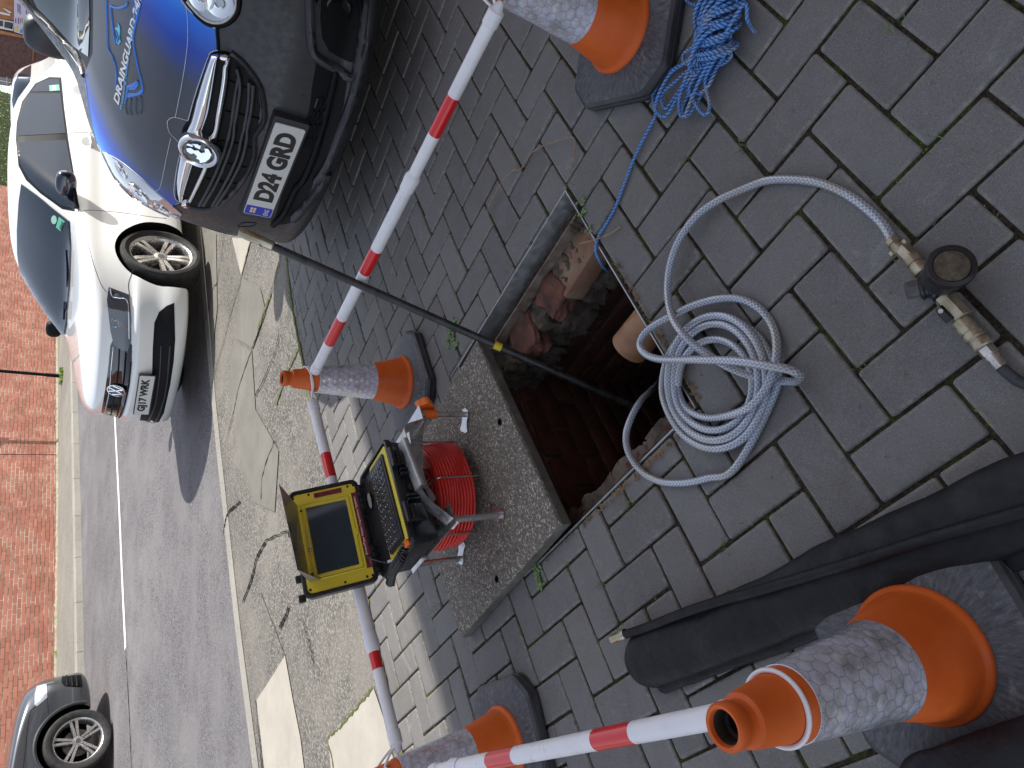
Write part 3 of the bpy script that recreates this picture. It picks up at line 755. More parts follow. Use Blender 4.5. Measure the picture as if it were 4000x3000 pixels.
# ================================================================== TEXT helper: letters as thin meshes mapped onto a surface
def text_mesh(s, shear=0., bold=0.):
    cu = bpy.data.curves.new('lettering','FONT'); cu.body = s; cu.size = 1; cu.offset = bold; cu.shear = shear; cu.resolution_u = 4
    o = bpy.data.objects.new('lettering', cu); C.objects.link(o)
    me = bpy.data.meshes.new_from_object(o.evaluated_get(bpy.context.evaluated_depsgraph_get()))
    vs = [v.co.copy() for v in me.vertices]; fs = [tuple(p.vertices) for p in me.polygons]
    bpy.data.objects.remove(o); bpy.data.curves.remove(cu); bpy.data.meshes.remove(me)
    x0,x1 = min(v.x for v in vs), max(v.x for v in vs); y0,y1 = min(v.y for v in vs), max(v.y for v in vs)
    return [((v.x-x0)/(x1-x0), (v.y-y0)/(y1-y0)) for v in vs], fs
def put_text(name, s, fmap, m, parent, shear=0., bold=0.):             # fmap(u,v)->world point
    vs, fs = text_mesh(s, shear, bold); mb = MB(); P = [Vector(fmap(u,v)) for u,v in vs]
    out=[]
    for f in fs: out.append(f)
    mb.add(P, out); return obj(name, mb, m, parent, 0)
def quad_map(o_, ux, uy): return lambda u,v: o_+ux*u+uy*v
# ================================================================== CAMERA REEL ON ITS FRAME
M_ALU = worn('brushed_aluminium',(.55,.55,.56),(.68,.68,.68),18,.32,.9,.1,.0005); M_CHR = mat('chromed_wire',(.6,.57,.52),.18,1)
M_RED = worn('red_cable',(.50,.018,.014),(.62,.03,.022),10,.42,0,.1); M_BLKP = worn('black_plastic',(.010,.010,.011),(.03,.03,.032),12,.35,0,.15)
F1,F2,F3 = at(1820,1618,ST+.002),at(1957,2012,ST+.002),at(1813,2177,ST+.002)
e1=(F2-F1); l1=e1.length; e1.normalize(); e2=Vector((-e1.y,e1.x,0)); e2=e2 if e2.dot(F3-F2)>0 else -e2
l2=(F3-F2).dot(e2)+.02; F4=F1+e2*l2; F3b=F2+e2*l2; ZB=ST+.002; HT=.163
FM=Matrix(((e1.x,e2.x,0,F1.x),(e1.y,e2.y,0,F1.y),(0,0,1,ZB),(0,0,0,1)))    # local: x along near side, y away, z up
rt=thing('camera_reel','coil of red inspection cable in an aluminium frame standing on the concrete cover','cable reel',(F1+F3b)/2)
for k,(x,y) in enumerate(((0,0),(l1,0),(l1,l2),(0,l2))):
    mb=MB(); mb.cyl(FM@Vector((x,y,0)),FM@Vector((x,y,HT)),.0095,24); obj('leg',mb,M_ALU,rt,40)
    sx=1 if x==0 else -1; sy=1 if y==0 else -1
    mb=MB(); an=atan2(sy,sx); pts=[]
    prof=[(-.014,-.016),(-.019,0),(-.014,.016),(0,.020),(.018,.014),(.036,.017),(.052,.024),(.058,.012),(.058,-.012),(.052,-.024),(.036,-.017),(.018,-.014),(0,-.020)]
    poly=[FM@Vector((x+cos(an)*a-sin(an)*b,y+sin(an)*a+cos(an)*b,.0005)) for a,b in prof]
    mb.prism(poly,Vector((0,0,.003))); obj('foot_plate',mb,M_ALU,rt,25)
# top deck: a folded sheet frame, its rim 45 mm wide
def deck_pt(x,y,z): return FM@Vector((x,y,z))
mb=MB(); zt_=HT; w_=.062; th_=.003; xm=.02
ou=[(-xm,-.02),(l1+xm,-.02),(l1+xm,l2+.02),(-xm,l2+.02)]
mb.add([],[])
for a,b in (((l1+xm-w_,-.018,zt_),(l1+xm,l2+.02,zt_+th_)),((-xm,-.018,zt_),(-xm+w_,l2+.02,zt_+th_)),((-xm+w_,l2+.02-w_,zt_),(l1+xm-w_,l2+.02,zt_+th_))): mb.box(a,b,0,FM)
obj('deck_frame',mb,M_ALU,rt,0)
# handle plate: swept flat strip that rises from one near corner to the grip and down to the other
def onpl(px,o_=0.):
    d=ray(*px); F_=F1-e2*.012+e2*o_; return O+d*((F_-O).dot(e2)/d.dot(e2))
hp=[onpl(p) for p in ((1664,1634),(1570,1664),(1578,1710),(1650,1902),(1652,1958),(1790,2045))]
def fillet(a,b,c,r,k=6):
    p=b+(a-b).normalized()*r; q_=b+(c-b).normalized()*r
    return [p*(1-t)**2+b*2*t*(1-t)+q_*t*t for t in [i/k for i in range(k+1)]]
P_=[hp[0]]
P_+=fillet(hp[0],hp[1],hp[3],.022)+fillet(hp[1],hp[3]*.25+hp[4]*.75,hp[5],.04)+[hp[5]]
mb=MB(); inn=e2*1.
for k,p in enumerate(P_):
    tt=(P_[min(k+1,len(P_)-1)]-P_[max(0,k-1)]).normalized(); nn=tt.cross(e2).normalized()
    if nn.z<0: nn=-nn
    wd=.038 if 3<k<len(P_)-3 else .048
    for s_,h_ in ((0,0),(wd,-.004),(wd,-.0065),(0,-.0025)): q_=p+e2*(s_-.006)+nn*h_; mb.v.append(tuple(q_))
for k in range(len(P_)-1):
    for a in range(4): b_=(a+1)%4; mb.f.append((4*k+a,4*k+4+a,4*k+4+b_,4*k+b_)); mb.m.append(0)
mb.f.append((0,1,2,3)); mb.m.append(0); mb.f.append(tuple(4*(len(P_)-1)+a for a in (3,2,1,0))); mb.m.append(0)
obj('handle',mb,M_ALU,rt,40,fixn=True)
g0,g1=onpl((1580,1716)),onpl((1650,1898))
mb=MB(); 
bm=bmesh.new(); bmesh.ops.create_cube(bm,size=1); L_=(g1-g0).length
for v in bm.verts: v.co=Vector((v.co.x*.046,v.co.y*.020,v.co.z*L_))
bmesh.ops.bevel(bm,geom=[e for e in bm.edges if abs((e.verts[0].co-e.verts[1].co).z)>.01],offset=.0085,segments=5,profile=.5,affect='EDGES')
zz_=(g1-g0).normalized(); xx_=(e2-zz_*e2.dot(zz_)).normalized(); yy_=zz_.cross(xx_); c_=(g0+g1)/2+e2*.013
GM=Matrix(((xx_.x,yy_.x,zz_.x,c_.x),(xx_.y,yy_.y,zz_.y,c_.y),(xx_.z,yy_.z,zz_.z,c_.z),(0,0,0,1))); mb.bm(bm,0,GM)
obj('grip',mb,worn('cast_grip',(.34,.34,.34),(.50,.49,.47),22,.45,.6,.3),rt,40)
# inner upright plate behind the handle
mb=MB(); pp=[onpl(p,.04) for p in ((1598,1690),(1657,1650),(1651,1730),(1653,1835),(1669,1890),(1704,1948),(1688,1965),(1655,1900),(1632,1840),(1608,1750))]
mb.prism(pp,e2*.003); obj('side_plate',mb,M_ALU,rt,30,fixn=True)
# coil of cable
cc=FM@Vector((l1*.5,l2*.5-.01,0)); CR=.158; cz0=.020
cc=(at(1745,1930,.14)+at(1745,1930,.14))/2
cc=at(1800,1928,.10)+Vector((-.02,.10,0)); 
cc.z=ZB+.012
mb=MB(); rc=.0049
for lay in range(3):
    R_=CR-lay*.0102
    nt_=12; pts=[]
    for k in range(nt_*44):
        an=2*pi*k/44+lay; z=.018+rc+(k/44)*(.122/nt_)
        rr_=R_+.0035*sin(3*an+lay*1.7+z*40)+.002*sin(7*an+z*90); pts.append((cc.x+rr_*cos(an),cc.y+rr_*sin(an),cc.z+z+.0015*sin(5*an)))
    mb.tube(pts,rc,7)
for lay in range(3,7):                                               # inner layers slump inward
    R_=CR-lay*.0102; pts=[]
    for k in range(11*44):
        an=2*pi*k/44+lay; z=.018+rc+(k/44)*(.112/11); pts.append((cc.x+(R_+.002*sin(4*an))*cos(an),cc.y+(R_+.002*sin(4*an))*sin(an),cc.z+z))
    mb.tube(pts,rc,6)
obj('cable_coil',mb,M_RED,rt,60)
rin=.082; ztop=.150
mb=MB(); mb.tube([(cc.x+rin*cos(2*pi*k/48),cc.y+rin*sin(2*pi*k/48),cc.z+ztop+.004) for k in range(48)],.0024,8,closed=True); obj('inner_ring',mb,M_CHR,rt,60)
mb=MB(); mb.tube([(cc.x+rin*cos(2*pi*k/48),cc.y+rin*sin(2*pi*k/48),cc.z+.012) for k in range(48)],.0024,8,closed=True); obj('inner_ring',mb,M_CHR,rt,60)
for k in range(6):
    an=-pi/2-.56+k*pi/3; ro=CR+.011; d_=Vector((cos(an),sin(an),0))
    pts=[cc+d_*rin+Vector((0,0,ztop+.004)),cc+d_*(ro-.02)+Vector((0,0,ztop+.002)),cc+d_*ro+Vector((0,0,ztop-.012)),cc+d_*ro+Vector((0,0,.016)),cc+d_*(ro-.012)+Vector((0,0,.009)),cc+d_*rin+Vector((0,0,.012))]
    sm=[pts[0]]+fillet(pts[0],pts[1]+d_*.02,pts[3],.012,4)+fillet(pts[2],pts[3]-Vector((0,0,.007)),pts[5],.01,4)+[pts[5]]
    mb=MB(); mb.tube(sm,.0026,8); obj('cage_wire',mb,M_CHR,rt,60)
mb=MB(); mb.lathe([(.0,.012),(.035,.012),(.035,.05),(.018,.055),(.018,.12),(.0,.12)],28,0,Matrix.Translation(cc)); obj('hub',mb,M_BLKP,rt,40)
mb=MB(); mb.tube(spline([cc+Vector((.0,.0,.10)),cc+Vector((.02,-.02,.125)),cc+Vector((.055,-.02,.11)),cc+Vector((.075,.03,.09)),cc+Vector((.06,.065,.07))],8),.0055,10); obj('inner_cable',mb,M_RED,rt,60)
mb=MB(); mb.cyl(cc+Vector((-.045,-.01,.10)),cc+Vector((.012,-.005,.108)),.011,20); obj('slip_ring',mb,M_ALU,rt,40)
# orange locking knob on the corner leg
M_ORK=worn('orange_knob',(.70,.12,.01),(.80,.17,.02),12,.4,0,.2)
kb_=F1+Vector((0,0,HT-.045)); mb=MB()
mb.cyl(kb_+Vector((0,0,-.012)),kb_+Vector((0,0,.030)),.0135,20); obj('clamp',mb,M_ORK,rt,40)
mb=MB(); kd=(Vector((.62,.55,.1))).normalized(); kc=kb_+kd*.034+Vector((0,0,.012))
pr_=[(kc+Vector((0,0,1))*(.026*cos(2*pi*k/32)*(1+.10*cos(2*pi*k/32*4)))+kd.cross(Vector((0,0,1)))*(.026*sin(2*pi*k/32)*(1+.10*cos(2*pi*k/32*4)))) for k in range(32)]
mb.prism([p-kd*.012 for p in pr_],kd*.024); obj('knob',mb,M_ORK,rt,30,fixn=True)
# ================================================================== MONITOR CASE
HZ=.335; hA_,hB_=at(1391,1873,HZ),at(1481,2266,HZ); hm_=(hA_+hB_)/2; KS=.97
HL=(hA_-hB_); HL.z=0; HL.normalize(); FW=Vector((HL.y,-HL.x,0)); LB_=radians(19)
lid_up=Vector((0,0,cos(LB_)))-FW*sin(LB_); lid_n=HL.cross(lid_up)
if lid_n.dot(FW)<0: lid_n=-lid_n
lc=hm_+lid_up*.1035
HL*=KS; FW*=KS; lid_n*=KS; lid_up*=.86
LM=Matrix(((HL.x,lid_up.x,lid_n.x,lc.x),(HL.y,lid_up.y,lid_n.y,lc.y),(HL.z,lid_up.z,lid_n.z,lc.z),(0,0,0,1)))   # x right, y up, z towards viewer
hb=hm_+Vector((0,0,-.004))                                             # hinge line centre
M_YEL=worn('yellow_panel',(.64,.50,.035),(.68,.54,.05),7,.45,0,.1); M_LID=worn('case_black',(.008,.0085,.011),(.018,.018,.022),10,.33,0,.15)
M_MAR=mat('maroon_label',(.17,.018,.030),.4); M_SCR=mat('lcd_glass',(.018,.026,.036),.05,spec=1.,coat=.5); M_LET=mat('white_print',(.75,.72,.72),.5); M_HOLE=mat('screw_hole',(.01,.008,.004),.6)
ct=thing('monitor_case','open black rugged case with yellow keyboard and screen panels on top of the reel frame','monitor case',hb)
def rrect(w,h,r,z,k=5,cx=0,cy=0):
    out=[]
    for (x,y,a0) in ((w-r,h-r,0),(-w+r,h-r,pi/2),(-w+r,-h+r,pi),(w-r,-h+r,1.5*pi)):
        for q_ in range(k+1): an=a0+q_/k*pi/2; out.append((cx+x+r*cos(an),cy+y+r*sin(an),z))
    return out
def rloft(mb,rings,M=None,m=0,cap0=True,cap1=True):
    n=len(rings[0]); vs=[p for r in rings for p in r]; fs=[]
    for a in range(len(rings)-1):
        for k in range(n): fs.append((a*n+k,a*n+(k+1)%n,(a+1)*n+(k+1)%n,(a+1)*n+k))
    if cap0: fs.append(tuple(range(n))[::-1])
    if cap1: fs.append(tuple((len(rings)-1)*n+k for k in range(n)))
    mb.add(vs,fs,m,M)
LW,LH=.172,.120
mb=MB(); rloft(mb,[rrect(LW-.014,LH-.012,.02,-.046),rrect(LW-.004,LH-.004,.022,-.036),rrect(LW,LH,.024,-.012),rrect(LW+.003,LH+.003,.026,-.008),rrect(LW+.003,LH+.003,.026,.002),rrect(LW-.001,LH-.001,.022,.004),rrect(LW-.009,LH-.009,.018,.004),rrect(LW-.010,LH-.010,.018,-.004)],LM)
obj('lid',mb,M_LID,ct,40)
mb=MB(); rloft(mb,[rrect(LW-.0105,LH-.0105,.017,-.0035),rrect(LW-.0105,LH-.0105,.017,.0005),rrect(LW-.012,LH-.012,.016,.0015)],LM); obj('screen_panel',mb,M_YEL,ct,30)
# raised bezel, stepped
mb=MB(); 
def ring_(mb,wo,ho,wi,hi,z0,z1,M,cy=0,ro=.006,ri=.003):
    rloft(mb,[rrect(wo,ho,ro,z0,5,0,cy),rrect(wo,ho,ro,z1-.0015,5,0,cy),rrect(wo-.0015,ho-.0015,ro,z1,5,0,cy),rrect(wi+.002,hi+.002,ri,z1,5,0,cy),rrect(wi,hi,ri,z0+.0008,5,0,cy)],M,0,False,False)
ring_(mb,.1275,.098,.1215,.0925,.001,.0055,LM,.006); ring_(mb,.1205,.0815,.1095,.0695,.001,.0050,LM,.000)
obj('bezel',mb,M_YEL,ct,30)
mb=MB(); rloft(mb,[rrect(.1092,.0690,.002,.0018),rrect(.1092,.0690,.002,.0026)],LM); sc=obj('screen',mb,M_SCR,ct,0)
mb=MB(); mb.bbox((-.1265,-.0905,.0016),(.1265,-.1105,.0024),.0008,0,LM); lb=obj('label_strip',mb,M_MAR,ct,0)
mb=MB(); tabp=[(-.020,-.080,.0052),(-.014,-.088,.0052),(.0,-.088,.0052),(.006,-.080,.0052)]; mb.prism([LM@Vector(p) for p in tabp],lid_n*.002); obj('bezel_tab',mb,M_YEL,ct,0)
put_text('lettering','Drain/Pipe Video Inspection System',quad_map(LM@Vector((-.088,-.1052,.0028)),HL*.200,lid_up*.0095),M_LET,lb,0,.012)
put_text('small_print','www.drain-camera',quad_map(LM@Vector((-.123,-.1068,.0028)),HL*.030,lid_up*.0022),M_LET,lb)
put_text('lettering','sanyipace',quad_map(LM@Vector((-.020,.0755,.0062)),HL*.055,lid_up*.0110),mat('grey_print',(.40,.40,.34),.5),ct)
mb=MB(); mb.lathe([(.0,.0062),(.0068,.0062),(.0068,.0066),(.0,.0066)],24,0,LM@Matrix.Translation((-.031,.0805,0))); obj('emblem',mb,mat('red_emblem',(.55,.10,.06),.5),ct,0)
mb=MB(); pp=[(.0045*cos(t)*(t/6),.0045*sin(t)*(t/6)) for t in [i*.5 for i in range(13)]]; mb.tube([LM@Vector((-.031+x,.0805+y,.0068)) for x,y in pp],.0007,6); obj('emblem_swirl',mb,M_LET,ct)
# screen surround side label with socket and card slot
mb=MB(); mb.bbox((.137,-.062,.0012),(.154,.035,.0030),.0012,0,LM); sl2=obj('side_label',mb,M_MAR,ct,0)
mb=MB(); mb.lathe([(.0028,.0030),(.0045,.0036),(.0020,.0036),(.0018,.003)],16,0,LM@Matrix.Translation((.1455,.024,0))); obj('socket',mb,M_HOLE,sl2)
mb=MB(); mb.box((.1440,-.022,.0030),(.1465,.006,.0033),0,LM); obj('card_slot',mb,M_HOLE,sl2,0)
for (x,y) in ((.153,-.085),(.153,-.105),(.150,.006+.1),(-.150,.1),(-.153,-.012),(-.153,-.085),(-.153,-.103),(.104,.086),(-.104,.086),(.1535,.052)):
    mb=MB(); mb.lathe([(.0042,.0014),(.0042,.0020),(.0030,.0023),(.0028,.0016),(0,.0016)],14,0,LM@Matrix.Translation((x,y,0))); obj('screw',mb,M_HOLE,ct,30)
# sun visor: thin sheet folded out from the top of the bezel
M_VIS=worn('visor_sheet',(.33,.31,.27),(.42,.40,.36),9,.35,.7,.1)
a0=Vector((-.126,.098,.006)); a1_=Vector((.126,.098,.006)); b0_=Vector((-.118,.128,.105)); b1_=Vector((.168,.142,.085))
mb=MB(); n_t=(a1_-a0).cross(b0_-a0).normalized()*.0016
mb.prism([LM@p for p in (a0,a1_,b1_,b0_)],LM.to_3x3()@n_t); 
wing=[a0,Vector((-.128,.062,.006)),Vector((-.128,.062,.010)),b0_]
mb.prism([LM@p for p in wing[0:1]+[wing[1]]+[b0_]],LM.to_3x3()@Vector((-.0016,0,0)))
obj('sun_visor',mb,M_VIS,ct,0,fixn=True)
# body
bd_=.245; bh=.140
up=Vector((0,0,1)); tilt=.0
BO=hb+Vector((0,0,-.004)); 
BM_=Matrix(((HL.x,FW.x,0,BO.x),(HL.y,FW.y,0,BO.y),(0,0,KS,BO.z),(0,0,0,1)))  # x right, y towards viewer, z up
def rr(w,d,r,z,ins=0): return [(x,y+bd_/2,zz) for x,y,zz in rrect(w-ins,d/2-ins,r,z)]
mb=MB(); rloft(mb,[[(x,y,z) for x,y,z in rr(LW-.016,bd_-.034,.02,-.098)],rr(LW-.008,bd_-.018,.022,-.086),rr(LW-.003,bd_-.006,.022,-.020),rr(LW+.003,bd_+.006,.026,-.016),rr(LW+.003,bd_+.006,.026,-.004),rr(LW,bd_,.024,0),rr(LW-.007,bd_-.014,.02,0),rr(LW-.008,bd_-.016,.02,-.010)],BM_)
obj('body',mb,M_LID,ct,40)
for fx_ in (-.12,.12):
    for fy_ in (.04,.19):
        mb=MB(); mb.cyl(BM_@Vector((fx_,fy_,-.128)),BM_@Vector((fx_,fy_,-.096)),.016,16); obj('rubber_foot',mb,M_BLKP,ct,30)
mb=MB(); kx,ky=.140,.070; rloft(mb,[[(x,y+bd_/2+.030,z) for x,y,z in rrect(.160,.070,.008,zz)] for zz in (-.012,-.006)]+[[(x,y+bd_/2+.030,z) for x,y,z in rrect(.1585,.0685,.008,-.005)]],BM_); kp=obj('keyboard_panel',mb,M_YEL,ct,30)
mb=MB(); rloft(mb,[[(x,y+bd_/2+.030,z) for x,y,z in rrect(w,h,.006,zz)] for w,h,zz in ((.142,.052,-.0055),(.142,.052,.0015),(.139,.049,.003))],BM_); kbo=obj('keyboard',mb,mat('keyboard_black',(.012,.012,.014),.35),ct,30)
mb=MB(); M_KEY=worn('key_black',(.016,.016,.019),(.028,.028,.03),30,.4,0,.1); cnt=0
for r in range(6):
    nk=13; x=-.134; y=bd_/2+.030-.0415+r*.0158
    wds=[1.6,*[1]*10,1.9] if r%2 else [1]*12+[1.5]
    if r==5: wds=[1.2,1,1,1.2,4.4,1.1,1,1,1.2]
    tot=sum(wds); un=.268/tot
    for wd in wds:
        wk=wd*un; mb.bbox((x+.0011,y-.0068,.003),(x+wk-.0011,y+.0068,.0062),.0016,0,BM_,1); x+=wk
obj('keys',mb,M_KEY,kbo,30)
mb=MB()
random.seed(5)
for r in range(5):
    for c_k in range(12):
        if random.random()<.85:
            x=-.126+c_k*.0222; y=bd_/2+.030-.044+r*.0158; mb.box((x,y,.0063),(x+.0026,y+.0032,.0066),0,BM_)
obj('key_letters',mb,M_LET,kbo,0)
mb=MB(); mb.lathe([(0,-.004),(.020,-.004),(.020,-.0055),(0,-.0055)],28,0,BM_@Matrix.Translation((.075,.035,0))@Matrix.Diagonal((1.3,.6,1,1))); obj('panel_badge',mb,mat('grey_badge',(.40,.38,.36),.3,.3),kp,0)
# hinges
mb=MB(); mb.box((-.150,-.022,-.016),(.150,.004,.0015),0,BM_); obj('hinge_strip',mb,M_LID,ct,0)
for hx in (-.105,.105):
    mb=MB()
    for k in range(4): mb.bbox((hx-.040+k*.021,-.010,-.012),(hx-.040+k*.021+.018,.008,.012),.004,0,BM_)
    mb.cyl(BM_@Vector((hx-.044,0,.004)),BM_@Vector((hx+.046,0,.004)),.0035,14); obj('hinge',mb,M_LID,ct,30)
# front latches, ribs and carry handle lugs
for hx in (-.088,.092):
    mb=MB(); mb.bbox((hx-.026,bd_+.0,-.062),(hx+.026,bd_+.020,-.012),.006,0,BM_); mb.bbox((hx-.021,bd_+.016,-.030),(hx+.021,bd_+.030,-.010),.005,0,BM_)
    mb.cyl(BM_@Vector((hx-.031,bd_+.020,-.002)),BM_@Vector((hx+.031,bd_+.020,-.002)),.0085,18); obj('latch',mb,M_LID,ct,35)
mb=MB()
for hx in (-.047,-.035,.038,.052): mb.bbox((hx-.003,bd_,-.060),(hx+.003,bd_+.022,-.016),.0025,0,BM_)
mb.cyl(BM_@Vector((.0,bd_,-.045)),BM_@Vector((.0,bd_+.004,-.045)),.012,24); obj('rib',mb,M_LID,ct,35)
for hx in (-.16,-.1,.05,.11):                                           # catches along the lid's top edge
    mb=MB(); mb.bbox((hx-.012,LH-.002,-.032),(hx+.012,LH+.022,-.020),.004,0,LM); obj('lid_catch',mb,M_LID,ct,35)
# coiled lead on the left side with orange plugs, thin lead inside
mb=MB(); base_=[Vector((-.176,.20,.000)),Vector((-.196,.185,.012)),Vector((-.205,.12,.014)),Vector((-.205,.05,-.004)),Vector((-.19,.02,-.010))]
path=spline(base_,30)
def helix(mb,path,R_,r,turn):
    pts=[]; L=0
    for k,p in enumerate(path):
        t_v=(path[min(k+1,len(path)-1)]-path[max(0,k-1)]).normalized(); 
        if k: L+=(p-path[k-1]).length
        sd_=t_v.cross(Vector((0,0,1))).normalized(); u_v=sd_.cross(t_v); an=L/turn*2*pi
        pts.append(p+(sd_*cos(an)+u_v*sin(an))*R_)
    mb.tube(pts,r,6)
helix(mb,[BM_@p for p in spline(base_,100)],.0075,.0028,.0065); obj('curly_lead',mb,M_BLKP,ct,60)
mb=MB(); helix(mb,[BM_@(p+Vector((.022,-.006,-.004))) for p in spline(base_,100)],.0075,.0028,.0065); obj('curly_lead',mb,M_BLKP,ct,60)
for x,y,z in ((-.168,.222,.004),(-.20,.028,-.016)):
    mb=MB(); p=BM_@Vector((x,y,z)); mb.cyl(p-HL*.008,p+HL*.014+FW*.008,.007,16); mb.bbox((x-.006,y-.006,z-.004),(x+.006,y+.02,z+.004),.003,0,BM_); obj('orange_plug',mb,M_ORK,ct,30)
mb=MB(); mb.tube([BM_@Vector(p) for p in spline([(-.09,-.004,.015),(-.10,.02,.04),(-.125,.05,.038),(-.150,.075,.012),(-.152,.08,.0)],8)],.0022,8); wl=obj('thin_lead',mb,M_BLKP,ct,60)
mb=MB(); mb.cyl(BM_@Vector((-.152,.080,.004)),BM_@Vector((-.153,.090,-.008)),.0048,16); obj('lead_plug',mb,M_ALU,wl,40)
# ================================================================== CLEAR BRAIDED HOSE
def m_hose():
    m=mat('clear_braided_pvc',(.52,.55,.62),.25,0,.6); n=N(m)
    uv=n.new('ShaderNodeTexCoord').outputs['UV']; sep=n.new('ShaderNodeSeparateXYZ'); n.l(uv,sep.inputs[0])
    u6=n.math('MULTIPLY',sep.outputs[0],6.); vv=n.math('MULTIPLY',sep.outputs[1],112.)
    def ln(op):
        f=n.math('FRACT',n.math(op,vv,u6)); return n.ramp(n.math('ABSOLUTE',n.math('SUBTRACT',f,.5)),[(.34,0),(.42,1)])
    li=n.math('MAXIMUM',ln('ADD'),ln('SUBTRACT'))
    base=n.mix(n.ramp(n.noise(7,4),[(.45,0),(.62,.65)]),(.20,.23,.295),(.20,.185,.145))
    base=n.mix(li,base,n.mix(n.ramp(n.noise(9,3),[(.45,0),(.65,1)]),(.44,.50,.61),(.40,.375,.30)))
    base=n.mix(n.ramp(n.noise(11,7,.8),[(.66,0),(.72,.7)]),base,(.40,.32,.17))
    n.color(base); n.b.inputs['Transmission Weight'].default_value=.15; n.b.inputs['Coat Weight'].default_value=.9; n.b.inputs['Coat Roughness'].default_value=.15
    n.bump(li,.25,.0006); return m
M_HOSE=m_hose(); HR=.0082
def c3(x,y): return (2400+x*.6029,1000+y*.6029)
hs_=[]
def hp_(px,z): hs_.append(at(px[0],px[1],z))
for p,z in (((3490,948),.020),((3440,866),.012),((3338,778),.009),((3229,723),.009),((3120,702),.009),((3000,705),.010),((2899,740),.014),((2797,787),.02),((2719,846),.024),((2656,932),.028),((2622,1019),.03),((2608,1110),.034)): hp_(p,z)
for x,y,z in ((352,310,.045),(380,410,.055),(440,500,.06),(520,580,.055),(620,650,.048),(750,725,.035),(880,775,.022),(1010,800,.012),(1110,812,.014),(1180,812,.028),(1198,775,.052),(1130,735,.072),(1000,712,.080),(850,688,.082),(700,676,.082),(500,672,.080),(290,668,.066),(195,630,.058),(165,570,.052),(200,495,.046),(280,435,.042),(400,375,.036),(500,325,.030),(620,288,.024),(750,272,.016),(850,290,.012),(950,350,.010),(1020,445,.010),(1050,560,.018),(1040,700,.028),(990,840,.034),(895,960,.036),(780,1020,.030),(620,1050,.014),(500,1015,.010),(430,930,.010),(402,800,.014),(410,680,.018)): hp_(c3(x,y),z)
loops=[((560,545),(660,528),(760,560),(850,640),(880,690)),None]
def turn(l,t,r,b,z0,z1,ph0=pi,ph1=-pi,k=14,sk=0):
    cx,cy=(l+r)/2,(t+b)/2; rx,ry=(r-l)/2,(b-t)/2
    for i in range(k):
        an=ph0+(ph1-ph0)*i/k; hp_(c3(cx+rx*cos(an)+sk*sin(an)*20,cy-ry*sin(an)),z0+(z1-z0)*i/k+.004*sin(an*2))
# clockwise in the picture: left -> top -> right -> bottom
def turn2(l,t,r,b,z0,z1,k=14,l2=None):
    for i in range(k):
        f=i/k; an=pi-2*pi*f; ll=l+( (l2 if l2 is not None else l)-l)*f
        cx,cy=(ll+r)/2,(t+b)/2; hp_(c3(cx+(r-ll)/2*cos(an)+35*sin(an)*(1 if an<0 else 0)*-1*0,cy-(b-t)/2*sin(an)),z0+(z1-z0)*f+.003*sin(3*an))
turn2(410,540,895,1130,.016,.020,l2=385)
turn2(385,440,935,1195,.020,.024,l2=345)
turn2(345,385,985,1250,.026,.016,l2=310)
n0=len(hs_); turn2(310,405,1050,1300,.010,.010,k=14); del hs_[n0+8:]
for x,y,z in ((790,1365,.009),(600,1440,.009),(450,1470,.009),(300,1462,.009),(180,1400,.010),(98,1290,.012),(75,1170,.010),(108,1050,-.005),(170,940,-.04),(240,870,-.12),(290,820,-.30),(310,800,-.6)): hp_(c3(x,y),z)
t=thing('braided_hose','coiled clear braided plastic hose lying on the paving beside the open manhole','hose',hs_[30])
mb=MB(); mb.tube(spline(hs_,7),HR,14); obj('tubing',mb,M_HOSE,t,60)
M_BRASS=worn('dirty_brass',(.24,.20,.13),(.50,.44,.33),45,.42,.75,.4,.0008,160); M_SIL=worn('worn_nickel',(.42,.40,.36),(.62,.60,.56),40,.3,.9,.2)
def axm(a,b):
    q=(b-a).to_track_quat('Z','Y').to_matrix().to_4x4(); q.translation=a; return q
def hexrod(mb,a,b,r,M=None):
    mb.lathe([(0,0),(r*.93,0),(r,.0015),(r,(b-a).length-.0015),(r*.93,(b-a).length),(0,(b-a).length)],6,0,axm(a,b))
zr=.021
hA=at(3487,940,.020)
# regulator line: points along its axis
K=lambda x,y,z=zr: at(3250+x*.63,900+y*.63,z)
mb=MB(); a_,b_=K(368,62),K(425,125); mb.lathe([(HR+.0003,-.002),(HR+.0022,0),(HR+.0022,.008),(HR+.0003,.0085),(HR+.0003,.014),(HR+.0024,.015),(HR+.0024,.024),(HR+.0003,.026)],28,0,axm(a_,b_)); 
for s_ in (-1,1): mb.bbox((s_*.0125-.003,-.003,.014),(s_*.0125+.003,.003,.022),.001,0,axm(a_,b_))
obj('hose_clip',mb,M_BRASS,t,30)
rg=thing('pressure_regulator','black and brass air pressure regulator with round gauge lying on the paving','regulator',K(640,330))
def lath(name,pts,m,a,b,n=32,par=rg):
    mb=MB(); L=(b-a).length; mb.lathe([(r,z*L) for r,z in pts],n,0,axm(a,b),True,True); return obj(name,mb,m,par,32)
mb=MB(); hexrod(mb,K(432,112),K(490,168),.0128); obj('hex_nut',mb,M_BRASS,rg,0)
lath('coupling',[(.0118,0),(.0125,.05),(.0125,.42),(.0110,.44),(.0110,.5),(.0130,.53),(.0130,.95),(.0115,1)],M_BRASS,K(480,158),K(568,268))
lath('nipple',[(.0075,0),(.0075,.6),(.0095,.65),(.0095,1)],M_SIL,K(560,258),K(602,300))
ra_,rb_=K(598,296,.024),K(690,400,.024)
lath('regulator_body',[(.014,0),(.0175,.06),(.0175,.3),(.019,.34),(.019,.7),(.016,.78),(.016,1)],worn('blue_black_body',(.012,.016,.03),(.03,.035,.055),20,.35,0,.2),ra_,rb_,24)
kb0,kb1=K(645,335,.026),K(455,378,.040)
